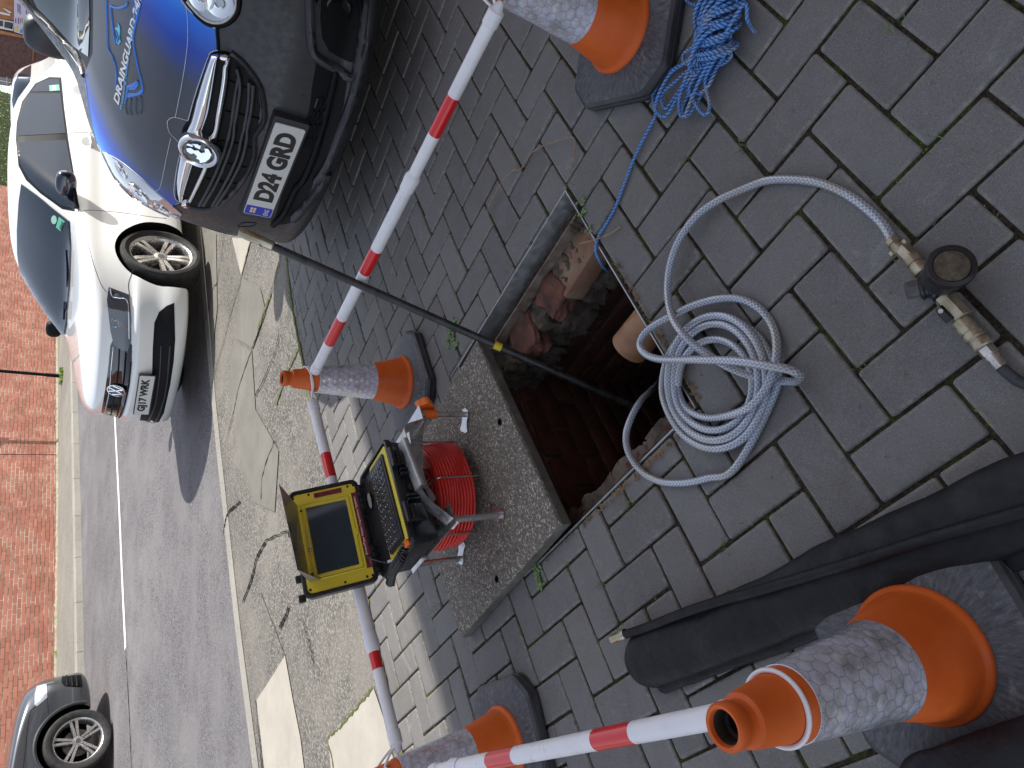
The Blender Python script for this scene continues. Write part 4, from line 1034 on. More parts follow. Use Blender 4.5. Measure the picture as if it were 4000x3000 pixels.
lath('adjuster_collar',[(.017,0),(.0195,.1),(.0195,.25),(.0175,.28),(.0175,.36),(.019,.4),(.019,.5),(.016,.54)],M_BLKP,kb0,kb1)
mb=MB(); q=axm(kb0+(kb1-kb0)*.48,kb1); L=(kb1-kb0).length*.52; prf=[(.0125,0),(.0135,.1*L),(.0138,.75*L),(.0125,.95*L),(.010,L)]
vs=[]; n=48
for r,z in prf:
    for k in range(n): rr_=r*(1+(.04 if k%4<2 else -.03)*(1 if 0<z<.9*L else .2)); vs.append((rr_*cos(2*pi*k/n),rr_*sin(2*pi*k/n),z))
fs=[(a*n+k,a*n+(k+1)%n,(a+1)*n+(k+1)%n,(a+1)*n+k) for a in range(4) for k in range(n)]+[tuple(4*n+k for k in range(n))]
mb.add(vs,fs,0,q); obj('adjuster_knob',mb,worn('dusty_knob',(.03,.03,.03),(.14,.135,.125),40,.55,0,.3),rg,25)
ga,gb_=K(660,320,.030),K(812,205,.055)
gd=(gb_-ga).normalized(); gd=(gd+Vector((0,0,.42))+(O-ga).normalized()*.25).normalized(); gb_=ga+gd*.066
mb=MB(); prf=[(.012,0),(.016,.010),(.0265,.014),(.0280,.018),(.0280,.040),(.0300,.043),(.0300,.050),(.0325,.052),(.0330,.060),(.0315,.064),(.0255,.0655),(.0240,.0615),(0,.0615)]
vs=[]; n=72
for i,(r,z) in enumerate(prf):
    for k in range(n): rr_=r*(1+(.022 if k%6<3 else -.03)*(1 if 3<=i<=4 else 0)); vs.append((rr_*cos(2*pi*k/n),rr_*sin(2*pi*k/n),z))
fs=[(a*n+k,a*n+(k+1)%n,(a+1)*n+(k+1)%n,(a+1)*n+k) for a in range(len(prf)-1) for k in range(n)]
mb.add(vs,fs,0,axm(ga,gb_)); obj('gauge_housing',mb,M_BLKP,rg,28)
mb=MB(); mb.lathe([(0,.0622),(.0238,.0622),(.0232,.0628),(0,.0628)],40,0,axm(ga,gb_)); obj('gauge_face',mb,worn('grimy_dial',(.055,.048,.035),(.13,.115,.085),60,.25,0,.2,spec=.7),rg,0)
mb=MB(); hexrod(mb,K(690,410,.022),K(815,545,.022),.0145); obj('valve_body',mb,M_BRASS,rg,0)
mb=MB(); a_=K(665,480,.034); b_=K(735,560,.034); mb.tube([a_,a_.lerp(b_,.5)+Vector((0,0,.004)),b_],[.006,.0065,.007],10,flat=.5); obj('valve_lever',mb,M_BLKP,rg,40)
mb=MB(); mb.cyl(K(675,502,.036),K(673,500,.043),.0035,12); obj('lever_pin',mb,M_SIL,rg,30)
lath('coupling',[(.0125,0),(.0135,.03),(.0135,.42),(.0120,.44),(.0120,.48),(.0140,.50),(.0140,.66),(.0130,.68),(.0130,.72),(.0140,.74),(.0140,.96),(.012,1)],M_BRASS,K(795,560),K(948,728))
mb=MB(); hexrod(mb,K(948,728),K(990,775),.0118); obj('hex_nut',mb,M_SIL,rg,0)
lath('hose_tail',[(.0095,0),(.0105,.2),(.0088,.4),(.0092,1)],M_SIL,K(985,770),K(1055,850))
mb=MB(); mb.tube(spline([K(1045,840,.02),K(1090,885,.018),K(1140,925,.012),K(1220,960,.010),K(1340,990,.010)],8),.0078,14); obj('air_line',mb,M_RUB,rg,60)
# ================================================================== BLUE ROPE
def m_rope():
    m=mat('blue_polyprop_rope',(.05,.19,.52),.45); n=N(m); uv=n.new('ShaderNodeTexCoord').outputs['UV']; sep=n.new('ShaderNodeSeparateXYZ'); n.l(uv,sep.inputs[0])
    f=n.math('FRACT',n.math('ADD',n.math('MULTIPLY',sep.outputs[0],3.),n.math('MULTIPLY',sep.outputs[1],110.)))
    h=n.math('ABSOLUTE',n.math('SUBTRACT',f,.5))
    base=n.mix(n.ramp(n.noise(13,5),[(.52,0),(.68,.8)]),(.12,.30,.68),(.34,.36,.38))
    base=n.mix(n.ramp(h,[(.02,.8),(.14,0)]),base,(.03,.085,.25)); n.color(base); n.bump(n.ramp(h,[(0,0),(.3,1)]),1,.0028); return m
M_ROPE=m_rope(); rp=[]
def rq(px,z): rp.append(at(px[0],px[1],z))
c5=lambda x,y:(2400+x*.422,y*.422)
for p,z in (((2390,1075),-.32),((2362,1048),-.10),((2343,1022),-.015),((2327,979),.004),((2335,932),.005),((2366,878),.005),((2405,807),.006),((2444,705),.007),((2484,603),.008),((2523,525),.008),((2556,462),.010)): rq(p,z)
rope_t=thing('blue_rope','hank of blue polypropylene rope with one end running into the open manhole','rope',at(2700,200,0))
random.seed(21)
ax0=c5(560,1010); ax1=c5(980,560)
# long loops at the loose end
loopsP=[((380,1010),(355,900),(400,800),(480,690),(620,600),(800,590),(980,600),(1080,520)),
        ((1020,480),(850,560),(700,640),(560,760),(440,870),(450,970),(480,1005),(560,900),(640,780),(760,640),(900,500)),
        ((1000,400),(860,560),(720,700),(600,880),(490,1060),(430,1070),(380,1000),(420,850),(520,680),(640,590),(780,480)),
        ((960,420),(860,600),(780,760),(700,950),(650,1070),(610,1060),(600,940),(640,780),(700,640),(860,480)),
        ((1010,460),(900,640),(840,800),(760,960),(690,1060),(640,1075),(640,980),(720,800),(800,640),(940,430)),
        ((1020,500),(950,620),(900,740),(830,840),(690,880),(700,760),(820,680),(900,560)),
        ((980,460),(850,700),(850,820),(880,960),(870,1040),(830,1060),(780,1010),(720,900),(700,800),(800,640),(940,470)),
        ((900,420),(760,300),(740,420),(640,500),(650,580),(700,560),(760,440),(760,300),(800,260),(900,300))]
zc=.012
for li,lp in enumerate(loopsP):
    for k,(x,y) in enumerate(lp):
        e=min(k,len(lp)-1-k); rq(c5(x,y),.010+.012*min(e,1)*0+.006*(li%4)+.012*(1 if e==0 else 0)+.006*random.random())
# wraps round the bundle
wa=at(*c5(1010,560),.0); wb=at(*c5(1095,-160),.0); wd_=(wb-wa); wl_=wd_.length; wd_.normalize(); sdv=Vector((-wd_.y,wd_.x,0))
for k in range(17*14):
    f=k/(17*14); an=2*pi*k/14; R_=.040+.007*sin(f*23)+.004*sin(f*61); ff=f*1.02+.03*sin(f*37)
    cxy=wa+wd_*wl_*ff+sdv*(.010*sin(f*9)-.012*(1-f)); tilt_=.022*cos(an+1.2)
    rp.append(cxy+sdv*R_*cos(an)+wd_*tilt_+Vector((0,0,.032+.026*sin(an)+.002*random.random())))
for k in range(11*14):
    f=1-k/(11*14); an=2*pi*k/14; R_=.034+.009*sin(f*19)
    cxy=wa+wd_*wl_*f*.9+sdv*(.008*sin(f*11)); rp.append(cxy+sdv*R_*cos(an)-wd_*(.035*cos(an+.4))+Vector((0,0,.036+.029*sin(an)+.003*random.random())))
for x,y,z in ((1180,60,.06),(1230,180,.05),(1270,260,.02),(1300,300,.008)): rq(c5(x,y),z)
mb=MB(); mb.tube(spline(rp,5),.0038,9); obj('strand',mb,M_ROPE,rope_t,60)
mb=MB(); mb.tube(spline([at(*c5(x,y),z) for x,y,z in ((1000,60,.05),(900,90,.02),(840,40,.01),(780,50,.008),(700,30,.008),(660,-20,.01),(740,-60,.02),(900,-80,.03))],8),.0038,9); obj('stray_loop',mb,M_ROPE,rope_t,60)
mb=MB(); pts=[];cxy=None                                                # inner bulk of the hank
for li in range(9):
    for k in range(12):
        f=k/11 if li%2==0 else 1-k/11; a_=li*0.7; p=wa+wd_*wl_*(f*.95)+sdv*(.022*cos(a_+f))+Vector((0,0,.030+.018*sin(a_+f*2))); pts.append(p)
mb.tube(spline(pts,3),.0038,7); obj('inner_lay',mb,M_ROPE,rope_t,60)
# ================================================================== BLACK RUBBER BAG (inflatable stopper), its hose and fitting
def m_rubber():
    m=mat('black_rubber_bag',(.02,.02,.023),.5,spec=.3); n=N(m)
    base=n.ramp(n.noise(9,8,.75),[(.35,(.004,.004,.005)),(.6,(.011,.011,.014)),(.8,(.032,.032,.036))])
    base=n.mix(n.ramp(n.noise(16,9,.8,dist=.8),[(.62,0),(.74,.5)]),base,(.13,.12,.115))
    n.color(base); n.rough(n.ramp(n.noise(30,4),[(.3,.40),(.7,.68)])); n.bump(n.math('ADD',n.noise(40,6,.7),n.math('MULTIPLY',n.noise(9,4,.6),2.5)),.6,.004); return m
M_BAG=m_rubber()
def bag(name, cl, par, hw, hh, n=40, seed=0, m=None, amp=.10):
    P=spline(cl,12); mb=MB(); NN=len(P)
    for i,p in enumerate(P):
        tt=(P[min(i+1,NN-1)]-P[max(i-1,0)]).normalized(); sv=tt.cross(Vector((0,0,1))).normalized(); uv_=sv.cross(tt)
        L=(p-P[0]).length; e=min(1,sqrt(max(0,1-(1-min(1,L/(hw*1.1)))**2))) if L<hw*1.1 else 1
        e=max(e,.12)
        for k in range(n):
            an=2*pi*k/n; c,s_=cos(an),sin(an)
            r=1+amp*noise.noise(Vector((L*9+seed,c*1.4,s_*1.4)))+amp*.35*noise.noise(Vector((L*28+seed,c*3,s_*3)))
            zz=abs(s_)**.8*(1 if s_>0 else -.9); q_=p+sv*(c*hw*e*r)+uv_*(zz*hh*(.3+.7*e)*r)
            q_.z=max(q_.z,.002); mb.v.append(tuple(q_))
    for i in range(NN-1):
        for k in range(n): k2=(k+1)%n; mb.f.append((i*n+k,i*n+k2,(i+1)*n+k2,(i+1)*n+k)); mb.m.append(0)
    mb.f.append(tuple(range(n))[::-1]); mb.m.append(0); mb.f.append(tuple((NN-1)*n+k for k in range(n))); mb.m.append(0)
    return obj(name,mb,m or M_BAG,par,60)
bt=thing('rubber_bag','long flat black rubber inflatable bag lying between the hose coil and nearest cone','rubber bag',at(2900,2430,0))
bz=.026
bag('bag',[at(x,y,bz) for x,y in ((2462,2602),(2560,2562),(2750,2492),(3000,2385),(3300,2252),(3600,2118),(3950,1985),(4300,1870))],bt,.0595,.030,seed=3)
bag('folded_edge',[at(x,y,.011) for x,y in ((2560,2672),(2800,2578),(3100,2468),(3400,2338),(3750,2212),(4050,2122),(4300,2060))],bt,.026,.009,seed=9,amp=.15)
mb=MB(); hh_=[at(x,y,z) for x,y,z in ((2425,2483,.040),(2500,2459,.050),(2562,2436,.055),(2682,2389,.060),(2803,2350,.061),(2923,2318,.062),(3044,2282,.063),(3200,2236,.063),(3400,2176,.064),(3589,2116,.064),(3715,2078,.064),(3873,2034,.064),(4050,1985,.064),(4300,1920,.06))]
mb.tube(spline(hh_,6),.0095,16); bh_=obj('inflation_hose',mb,M_BAG,bt,60)
f0,f1=at(2440,2476,.042),at(2394,2496,.040)
mb=MB(); L=(f1-f0).length; mb.lathe([(.0105,-.004),(.0118,0),(.0118,L*.3),(.0108,L*.32),(.0108,L),(.0095,L+.0005),(.0088,L*.8),(0,L*.8)],28,0,axm(f0,f1)); obj('fitting',mb,M_ZINC,bh_,35)
b2=thing('rubber_bag','black rubber bag end poking into the corner below the nearest cone','rubber bag',at(3950,2990,0))
bag('bag',[at(x,y,.075) for x,y in ((3560,3160),(3700,3110),(3900,3060),(4120,2990),(4400,2900))],b2,.060,.030,seed=30)
# ================================================================== CARS
from mathutils.geometry import delaunay_2d_cdt
def inpoly(x,y,P):
    c=False; n=len(P)
    for i in range(n):
        x1,y1=P[i]; x2,y2=P[i-1]
        if (y1>y)!=(y2>y) and x<(x2-x1)*(y-y1)/(y2-y1)+x1: c=not c
    return c
class Body:
    def __init__(s, T, sl, name, mats, parent, K=14, cuts=None, fine=3):
        s.T=T; s.parent=parent
        # interpolate the slices
        keys=[Vector(a[:4]) for a in sl]; ext=[a[4:] for a in sl]; out=[]
        n=len(sl)
        for i in range(n-1):
            for q in range(fine):
                t=q/fine; g=lambda k:sl[max(0,min(n-1,k))]
                a,b,c,d=g(i-1),g(i),g(i+1),g(i+2)
                out.append([.5*((2*B)+(Cc-A)*t+(2*A-5*B+4*Cc-D)*t*t+(3*B-A-3*Cc+D)*t**3) for A,B,Cc,D in zip(a,b,c,d)])
        out.append(list(sl[-1]))
        mb=MB(); R=[]
        for z,x0,xr,hw,Df,Dr,nn in out:
            L=x0-xr; Df=min(Df,L*.5-.002); Dr=min(Dr,L*.5-.002); pts=[]
            q=[]
            for k in range(K+1):
                a=pi/2*k/K; q.append((x0-Df+Df*cos(a)**(2/nn), hw*sin(a)**(2/nn)))
            m_=[(x0-Df+( (xr+Dr)-(x0-Df))*k/16, hw) for k in range(1,16)]
            r_=[]
            for k in range(K+1):
                a=pi/2*k/K; r_.append((xr+Dr-Dr*sin(a)**(2/nn), hw*cos(a)**(2/nn)))
            half=q+m_+r_
            pts=half+[(x,-y) for x,y in half[-2:0:-1]]
            R.append([(x,y,z) for x,y in pts])
        n=len(R[0]); mb.v=[p for r in R for p in r]
        for a in range(len(R)-1):
            for k in range(n): mb.f.append((a*n+k,a*n+(k+1)%n,(a+1)*n+(k+1)%n,(a+1)*n+k)); mb.m.append(0)
        mb.f.append(tuple(range(n))[::-1]); mb.m.append(0); mb.f.append(tuple((len(R)-1)*n+k for k in range(n))); mb.m.append(0)
        mb.xf(T); s.o=obj(name,mb,mats,parent,50)
        me0=s.o.data; s.bvh=BVHTree.FromPolygons([v.co.copy() for v in me0.vertices],[tuple(p.vertices) for p in me0.polygons])
        if cuts:
            cb=MB()
            for (x,z,r,y0,y1) in cuts: cb.cyl(T@Vector((x,y0,z)),T@Vector((x,y1,z)),r,48,1)
            co=obj('cutter',cb,mats,None,0); md=s.o.modifiers.new('b','BOOLEAN'); md.operation='DIFFERENCE'; md.object=co; md.solver='EXACT'
            me=bpy.data.meshes.new_from_object(s.o.evaluated_get(bpy.context.evaluated_depsgraph_get()))
            s.o.modifiers.clear(); s.o.data=me; bpy.data.objects.remove(co); me.shade_smooth(); me.set_sharp_from_angle(angle=radians(40))
            bpy.data.meshes.remove(me0); me.name=name
    def p(s,px,off=.0):
        d=ray(*px).normalized(); h=s.bvh.ray_cast(O,d)
        if h[0] is None:
            best=None
            c=s.T.translation; t=(c-O).dot(d)
            for k in range(-30,31):
                q=O+d*(t+k*.12); r=s.bvh.find_nearest(q)
                if best is None or r[3]<best[3]: best=r
            h=best
        n_=h[1]
        if n_.dot(d)>0: n_=-n_
        return h[0]+n_*off
    def plane(s,px,axis,val):                                        # intersect a picture ray with a plane in car axes
        I=s.T.inverted(); a=I@O; d=(I.to_3x3()@ray(*px)); return s.T@(a+d*((val-a[axis])/d[axis]))
    def patch(s,name,px,m,off=.003,step=18,parent=None,skirt=.008,smooth=60):
        B=[]
        for a,b in zip(px,px[1:]+px[:1]):
            L=sqrt((a[0]-b[0])**2+(a[1]-b[1])**2); k=max(1,int(L/step)); B+=[(a[0]+(b[0]-a[0])*q/k,a[1]+(b[1]-a[1])*q/k) for q in range(k)]
        nb=len(B); V=list(B); xs=[p[0] for p in B]; ys=[p[1] for p in B]
        x=min(xs)+step/2
        while x<max(xs):
            y=min(ys)+step/2
            while y<max(ys):
                if inpoly(x,y,B) and min((x-a)**2+(y-b)**2 for a,b in B)>(step*.45)**2: V.append((x,y))
                y+=step
            x+=step
        r=delaunay_2d_cdt([Vector(v) for v in V],[(i,(i+1)%nb) for i in range(nb)],[],1,1e-4)
        cx,cy=sum(b[0] for b in B)/nb,sum(b[1] for b in B)/nb
        def pc(x,y):                                                 # pull a point that overshoots the outline back onto the body
            for k in range(60):
                f=k*.008
                q=s.bvh.ray_cast(O,ray(x+(cx-x)*f,y+(cy-y)*f).normalized())
                if q[0] is not None: return s.p((x+(cx-x)*f,y+(cy-y)*f),off)
            return s.p((x,y),off)
        P=[pc(v.x,v.y) for v in r[0]]; Q=[]
        F=[]
        for f in r[2]:
            c=sum((Vector(r[0][i]) for i in f),Vector((0,0)))/len(f)
            if inpoly(c.x,c.y,B):
                f=tuple(f); n_=(P[f[1]]-P[f[0]]).cross(P[f[2]]-P[f[0]])
                F.append(f if n_.dot(P[f[0]]-O)<0 else f[::-1])
        mb=MB(); mb.add(P,F)
        cnt={}
        for f in F:
            for a,b in zip(f,f[1:]+f[:1]): cnt[(a,b)]=1
        for (a,b) in list(cnt):
            if (b,a) not in cnt:
                k=len(mb.v); va,vb=Vector(P[a]),Vector(P[b]); da=(va-O).normalized(); 
                ia=s.bvh.find_nearest(va)[1]; ib=s.bvh.find_nearest(vb)[1]
                ia=ia if ia.dot(da)<0 else -ia; ib=ib if ib.dot(da)<0 else -ib
                if -ia.dot(da)<.22 or -ib.dot(da)<.22: continue
                mb.v+=[tuple(va-ia*skirt),tuple(vb-ib*skirt)]; mb.f.append((a,k,k+1,b)); mb.m.append(0)
        return obj(name,mb,m,parent or s.parent,smooth)
    def line(s,name,px,m,r=.003,off=.001,parent=None,k=6):
        P=[s.p((v.x,v.y),off) for v in spline([Vector((a,b,0)) for a,b in px],k)]
        mb=MB(); mb.tube(P,r,6); return obj(name,mb,m,parent or s.parent,60)
    def text(s,name,st,quad,m,off=.004,parent=None,shear=0,bold=.0):   # quad: bottom-left, bottom-right, top-right, top-left in the picture
        a,b,c,d=[Vector(q) for q in quad]
        f=lambda u,v:s.p(((a*(1-u)+b*u)*(1-v)+(d*(1-u)+c*u)*v)[:],off)
        vs,fs=text_mesh(st,shear,bold); bm=bmesh.new(); bv=[bm.verts.new((x,y,0)) for x,y in vs]
        for q in fs:
            try: bm.faces.new([bv[i] for i in q])
            except ValueError: pass
        bmesh.ops.triangulate(bm,faces=bm.faces[:]); bmesh.ops.subdivide_edges(bm,edges=[e for e in bm.edges if e.calc_length()>.06],cuts=1)
        bm.verts.index_update(); mb=MB(); mb.add([f(v.co.x,v.co.y) for v in bm.verts],[tuple(v.index for v in q.verts) for q in bm.faces]); bm.free()
        return obj(name,mb,m,parent or s.parent,0)
def frame(pos,yaw,z0,up=None):
    f=Vector((cos(yaw),sin(yaw),0)); u=(up or Vector((0,0,1))).normalized(); f=(f-u*f.dot(u)).normalized(); l=u.cross(f)
    return Matrix(((f.x,l.x,u.x,pos[0]),(f.y,l.y,u.y,pos[1]),(f.z,l.z,u.z,z0),(0,0,0,1)))
def plate(T,body,pxmid,text,eng,par):
    "number plate 520 x 111 mm, T: x right, y up, z out"
    R=T.to_3x3()
    t=MB(); rloft(t,[rrect(.26,.0555,.008,z) for z in (-.004,0.,.0008)],T); po=obj('number_plate',t,M_PLW,par,30)
    x0=-.165 if eng else -.215
    put_text('plate_letters',text,lambda u,v:T@Vector((x0+u*(.225-x0) ,-.0395+v*.079,.0016)),M_PLB,po,0,.055)
    if eng:
        t=MB(); rloft(t,[[(x,y,z) for x,y,z in rrect(.027,.053,.006,z_,5,-.2305,0)] for z_ in (.0008,.0012)],T); obj('blue_band',t,mat('plate_blue',(.025,.04,.42),.35),po,0)
        put_text('nation_letters','ENG',lambda u,v:T@Vector((-.250+u*.038,-.040+v*.019,.0016)),M_PLW,po,0,.02)
        t=MB(); t.box((-.246,.012,.0013),(-.215,.034,.0015),0,T); fl=obj('flag',t,M_PLW,po,0)
        t=MB(); t.box((-.246,.0215,.0016),(-.215,.0245,.0018),0,T); t.box((-.2320,.012,.0019),(-.2290,.034,.0020),0,T); obj('flag_cross',t,mat('flag_red',(.6,.02,.02),.4),fl,0)
    return po
M_PLW=mat('plate_white',(.62,.62,.60),.4); M_PLB=mat('plate_black',(.012,.012,.014),.4)
M_GLASS=mat('car_glass',(.012,.020,.034),.02,spec=.32); M_TYRE=worn('tyre_rubber',(.014,.014,.015),(.035,.034,.033),20,.7,0,.2)
M_TRIM=mat('satin_black_trim',(.009,.009,.011),.5,spec=.12); M_GLOSSB=mat('gloss_black',(.006,.006,.008),.08,coat=1); M_CHROME=mat('chrome',(.82,.83,.85),.04,1)
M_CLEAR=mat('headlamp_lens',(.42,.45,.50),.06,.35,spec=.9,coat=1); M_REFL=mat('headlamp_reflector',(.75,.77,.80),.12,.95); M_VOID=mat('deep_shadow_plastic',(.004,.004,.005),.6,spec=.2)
def wheel(T,x,y,z,R,Rr,spokes,par,steer=0.,twin=True,sgn=1,m=None,sw=1.):
    W=T@Matrix.Translation((x,y,z))@Matrix.Rotation(steer,4,'Z')@Matrix.Rotation(-pi/2*sgn,4,'X')@Matrix.Rotation(.2,4,'Z')   # local z outwards
    w=.105
    t=MB(); t.lathe([(Rr-.004,-w),(R*.93,-w),(R*.985,-w*.85),(R,-w*.5),(R,.5*w),(R*.985,.80*w),(R*.94,w*.98),(R*.86,w*1.02),(Rr+.012,w*.86),(Rr+.002,w*.78),(Rr-.006,w*.7)],72,0,W); ty=obj('tyre',t,M_TYRE,par,35)
    t=MB(); t.lathe([(Rr-.004,-w*.8),(Rr-.02,-w*.7),(Rr-.022,.3*w),(Rr-.014,w*.66),(Rr-.004,w*.76),(Rr+.003,w*.80),(Rr+.004,w*.74)],72,0,W); ri=obj('rim',t,m or M_ALLOY,par,35)
    t=MB(); t.lathe([(0,-.03),(.16,-.03),(.16,-.015),(0,-.015)],40,0,W); obj('brake_disc',t,worn('brake_steel',(.10,.09,.085),(.2,.19,.18),30,.4,.8,.2),ri,30)
    for k in range(spokes):
        for o_ in ((-.017,.017) if twin else (0,)):
            t=MB(); A=Matrix.Rotation(2*pi*k/spokes,4,'Z'); rows=[(.045,o_*.9,.021 if not twin else .015,w*.42),(Rr*.55,o_*1.25,.015*sw,w*.55),(Rr*.8,o_*1.7,.014*sw,w*.62),(Rr-.008,o_*1.9,.017*sw,w*.60)]
            b=len(t.v); vs=[]
            for r_,c,hw_,zz in rows: vs+=[(r_,c-hw_,zz-.012),(r_,c-hw_*.75,zz+.004),(r_,c+hw_*.75,zz+.004),(r_,c+hw_,zz-.012),(r_,c+hw_*.8,zz-.035),(r_,c-hw_*.8,zz-.035)]
            fs=[(a*6+q,a*6+(q+1)%6,(a+1)*6+(q+1)%6,(a+1)*6+q) for a in range(3) for q in range(6)]+[(5,4,3,2,1,0),tuple(18+q for q in range(6))]
            t.add(vs,fs,0,W@A); obj('spoke',t,m or M_ALLOY,ri,30,fixn=True)
    t=MB(); t.lathe([(.0,w*.5),(.034,w*.5),(.055,w*.46),(.066,w*.34),(.066,w*.1)],32,0,W); hb_=obj('hub',t,m or M_ALLOY,ri,35)
    t=MB()
    for k in range(5):
        a=2*pi*(k+.5)/5; t.cyl(W@Vector((.052*cos(a),.052*sin(a),w*.38)),W@Vector((.052*cos(a),.052*sin(a),w*.455)),.0085,10)
    obj('wheel_bolts',t,M_TRIM,hb_,30)
    t=MB(); t.lathe([(0,w*.53),(.026,w*.53),(.028,w*.5)],28,0,W); cp=obj('centre_cap',t,mat('cap_grey',(.2,.21,.22),.25,.8),hb_,30)
    return W
M_ALLOY=worn('alloy_wheel',(.50,.48,.46),(.62,.60,.58),30,.28,.85,.1)
# ------------------------------------------------------------------ WHITE SALOON
M_WHITE_C=mat('white_car_paint',(.80,.81,.80),.25,coat=1)
zg=.03; V_T=frame((-.197,6.672),radians(-139.06),zg)
vt=thing('saloon_car','white saloon car parked at the kerb with a taxi style sticker in its window','car',V_T@Vector((-2.2,0,0)))
#        z    x0    xr    hw   Df   Dr   n
VS=[(.17,-.16,-4.50,.78,.6,.4,2.6),(.20,-.06,-4.55,.83,.62,.4,2.6),(.30,-.012,-4.6,.865,.70,.4,2.5),(.40,-.03,-4.62,.875,.76,.4,2.4),(.49,-.004,-4.62,.88,.82,.4,2.35),(.56,.0,-4.62,.875,.82,.4,2.35),(.60,-.045,-4.62,.87,.82,.4,2.35),(.68,-.06,-4.62,.865,.82,.4,2.35),(.78,-.085,-4.62,.86,.80,.4,2.4),(.83,-.14,-4.62,.86,.74,.4,2.5),(.885,-.30,-4.61,.865,.60,.4,2.7),(.935,-.60,-4.60,.865,.52,.4,3.1),(.985,-.98,-4.59,.862,.45,.4,3.6),(1.02,-1.22,-4.56,.860,.38,.4,3.8),(1.06,-1.31,-4.40,.85,.34,.5,3.8),(1.13,-1.42,-4.12,.83,.34,.5,3.6),(1.23,-1.58,-3.92,.785,.34,.5,3.4),(1.34,-1.78,-3.72,.73,.34,.5,3.2),(1.43,-1.97,-3.52,.68,.34,.5,3.),(1.49,-2.14,-3.36,.61,.35,.5,2.8),(1.525,-2.34,-3.16,.50,.35,.4,2.6),(1.54,-2.54,-2.96,.30,.16,.16,2.2)]
vb=Body(V_T,VS,'body',[M_WHITE_C,M_VOID],vt,16,[(-.87,.325,.395,.45,1.1),(-.87,.315,.375,-1.1,-.45),(-3.52,.315,.37,.45,1.1),(-3.52,.315,.37,-1.1,-.45)])
k2=lambda L:[(x*.6028,900+y*.6028) for x,y in L]; k1=lambda L:[(x*.6028,y*.6028) for x,y in L]; k45=lambda L:[(x*.735,200+y*.735) for x,y in L]; kp_=lambda L:[(380+x*.2109,1350+y*.2109) for x,y in L]; k4=lambda L:[(x*.2411,1000+y*.2411) for x,y in L]
vb.patch('window_surround',k45([(85,470),(90,380),(118,268),(188,172),(262,138),(325,140),(340,300),(362,470),(390,640),(418,855),(330,838),(215,755),(140,685),(100,610)]),M_TRIM,.003,16)
vb.patch('front_side_window',k45([(103,488),(352,474),(384,640),(404,838),(330,822),(222,742),(152,672),(112,600)]),M_GLASS,.006,16)
vb.patch('rear_side_window',k45([(100,452),(102,395),(125,300),(160,230),(322,226),(350,438)]),M_GLASS,.006,16)
vb.patch('quarter_window',k45([(165,218),(205,174),(265,150),(316,152),(322,216)]),M_GLASS,.006,14)
ws=vb.patch('windscreen',[(88,720),(150,765),(272,862),(279,960),(275,1081),(262,1262),(250,1322),(229,1292),(181,1225),(120,1141),(84,1087),(72,990),(71,900),(78,790)],M_GLASS,.012,14)
hl=vb.patch('headlight',k2([(703,368),(838,418),(850,560),(850,720),(822,795),(738,742),(716,650),(693,450)]),mat('smoked_lens',(.10,.11,.13),.05,.3,coat=.6),.006,12)
vb.line('lamp_edge',k2([(715,380),(728,430),(770,440),(828,470),(838,700)]),M_CHROME,.0045,.010,hl)
q=vb.p(k2([(752,600)])[0],.004); dq=(vb.p(k2([(752,600)])[0],.05)-vb.p(k2([(752,600)])[0],0)).normalized(); t=MB(); t.lathe([(.016,.001),(.018,.004),(.021,.001),(.034,.001),(.037,.005),(.040,.001)],28,0,axm(q,q+dq*.1)); obj('lamp_reflector',t,M_CHROME,hl,40)
q=vb.p(k2([(755,440)])[0],.004); t=MB(); t.lathe([(.0,.003),(.03,.004),(.038,.006),(.040,.001)],28,0,axm(q,q+dq*.1)); obj('lamp_reflector',t,M_GLOSSB,hl,40)
q=vb.p(k2([(828,632)])[0],.010); t=MB(); t.lathe([(.0,.004),(.010,.002),(.011,0)],16,0,axm(q,q+dq*.1)); obj('amber_bulb',t,mat('amber',(.5,.12,.02),.3),hl,40)
gr=vb.patch('upper_grille',kp_([(243,0),(205,400),(150,800),(75,1240),(150,1265),(380,1325),(430,1310),(480,1200),(545,990),(600,700),(640,300),(645,0),(575,-150),(440,-300),(330,-260),(310,-150)]),M_GLOSSB,.004,14)
vb.line('chrome_strip',kp_([(300,0),(262,400),(245,650),(215,900),(135,1255)]),M_CHROME,.004,.010,gr)
for L in ([(410,60),(395,400),(360,700),(310,950),(255,1265)],[(530,100),(505,500),(475,750),(430,1000),(365,1300)]): vb.line('grille_slat',kp_(L),M_TRIM,.006,.009,gr)
vb.line('grille_rim',kp_([(640,300),(600,700),(545,990),(480,1200),(430,1310),(380,1325)]),M_TRIM,.006,.008,gr)
lg=vb.patch('lower_grille',k2([(1128,470),(1080,490),(1030,530),(1000,600),(990,760),(985,945),(965,1185),(915,1190),(903,1235),(960,1250),(1030,1240),(1062,1180),(1102,1000),(1125,850),(1135,700)]),M_TRIM,.004,14)
for L in ([(1185,0),(1170,400),(1130,800),(1060,1150),(940,1400)],[(1350,0),(1310,500),(1250,900),(1170,1200),(1080,1400)]): vb.line('grille_slat',kp_(L),mat('dark_grey_plastic',(.03,.03,.034),.4),.007,.008,lg)
vb.line('bonnet_gap',k2([(692,400),(655,350),(610,230),(575,110),(555,60)]),M_TRIM,.0022,0)
vb.line('bumper_gap',k2([(838,418),(832,350),(850,290),(872,248)]),M_TRIM,.0025,0)
vb.line('door_gap',k1([(520,1372),(600,1362),(800,1380),(1000,1408),(1080,1415)]),M_TRIM,.0022,0)
vb.line('door_gap',k1([(440,872),(500,857),(612,862)]),M_TRIM,.0022,0); vb.line('door_gap',k1([(455,500),(500,510),(548,525)]),M_TRIM,.0022,0)
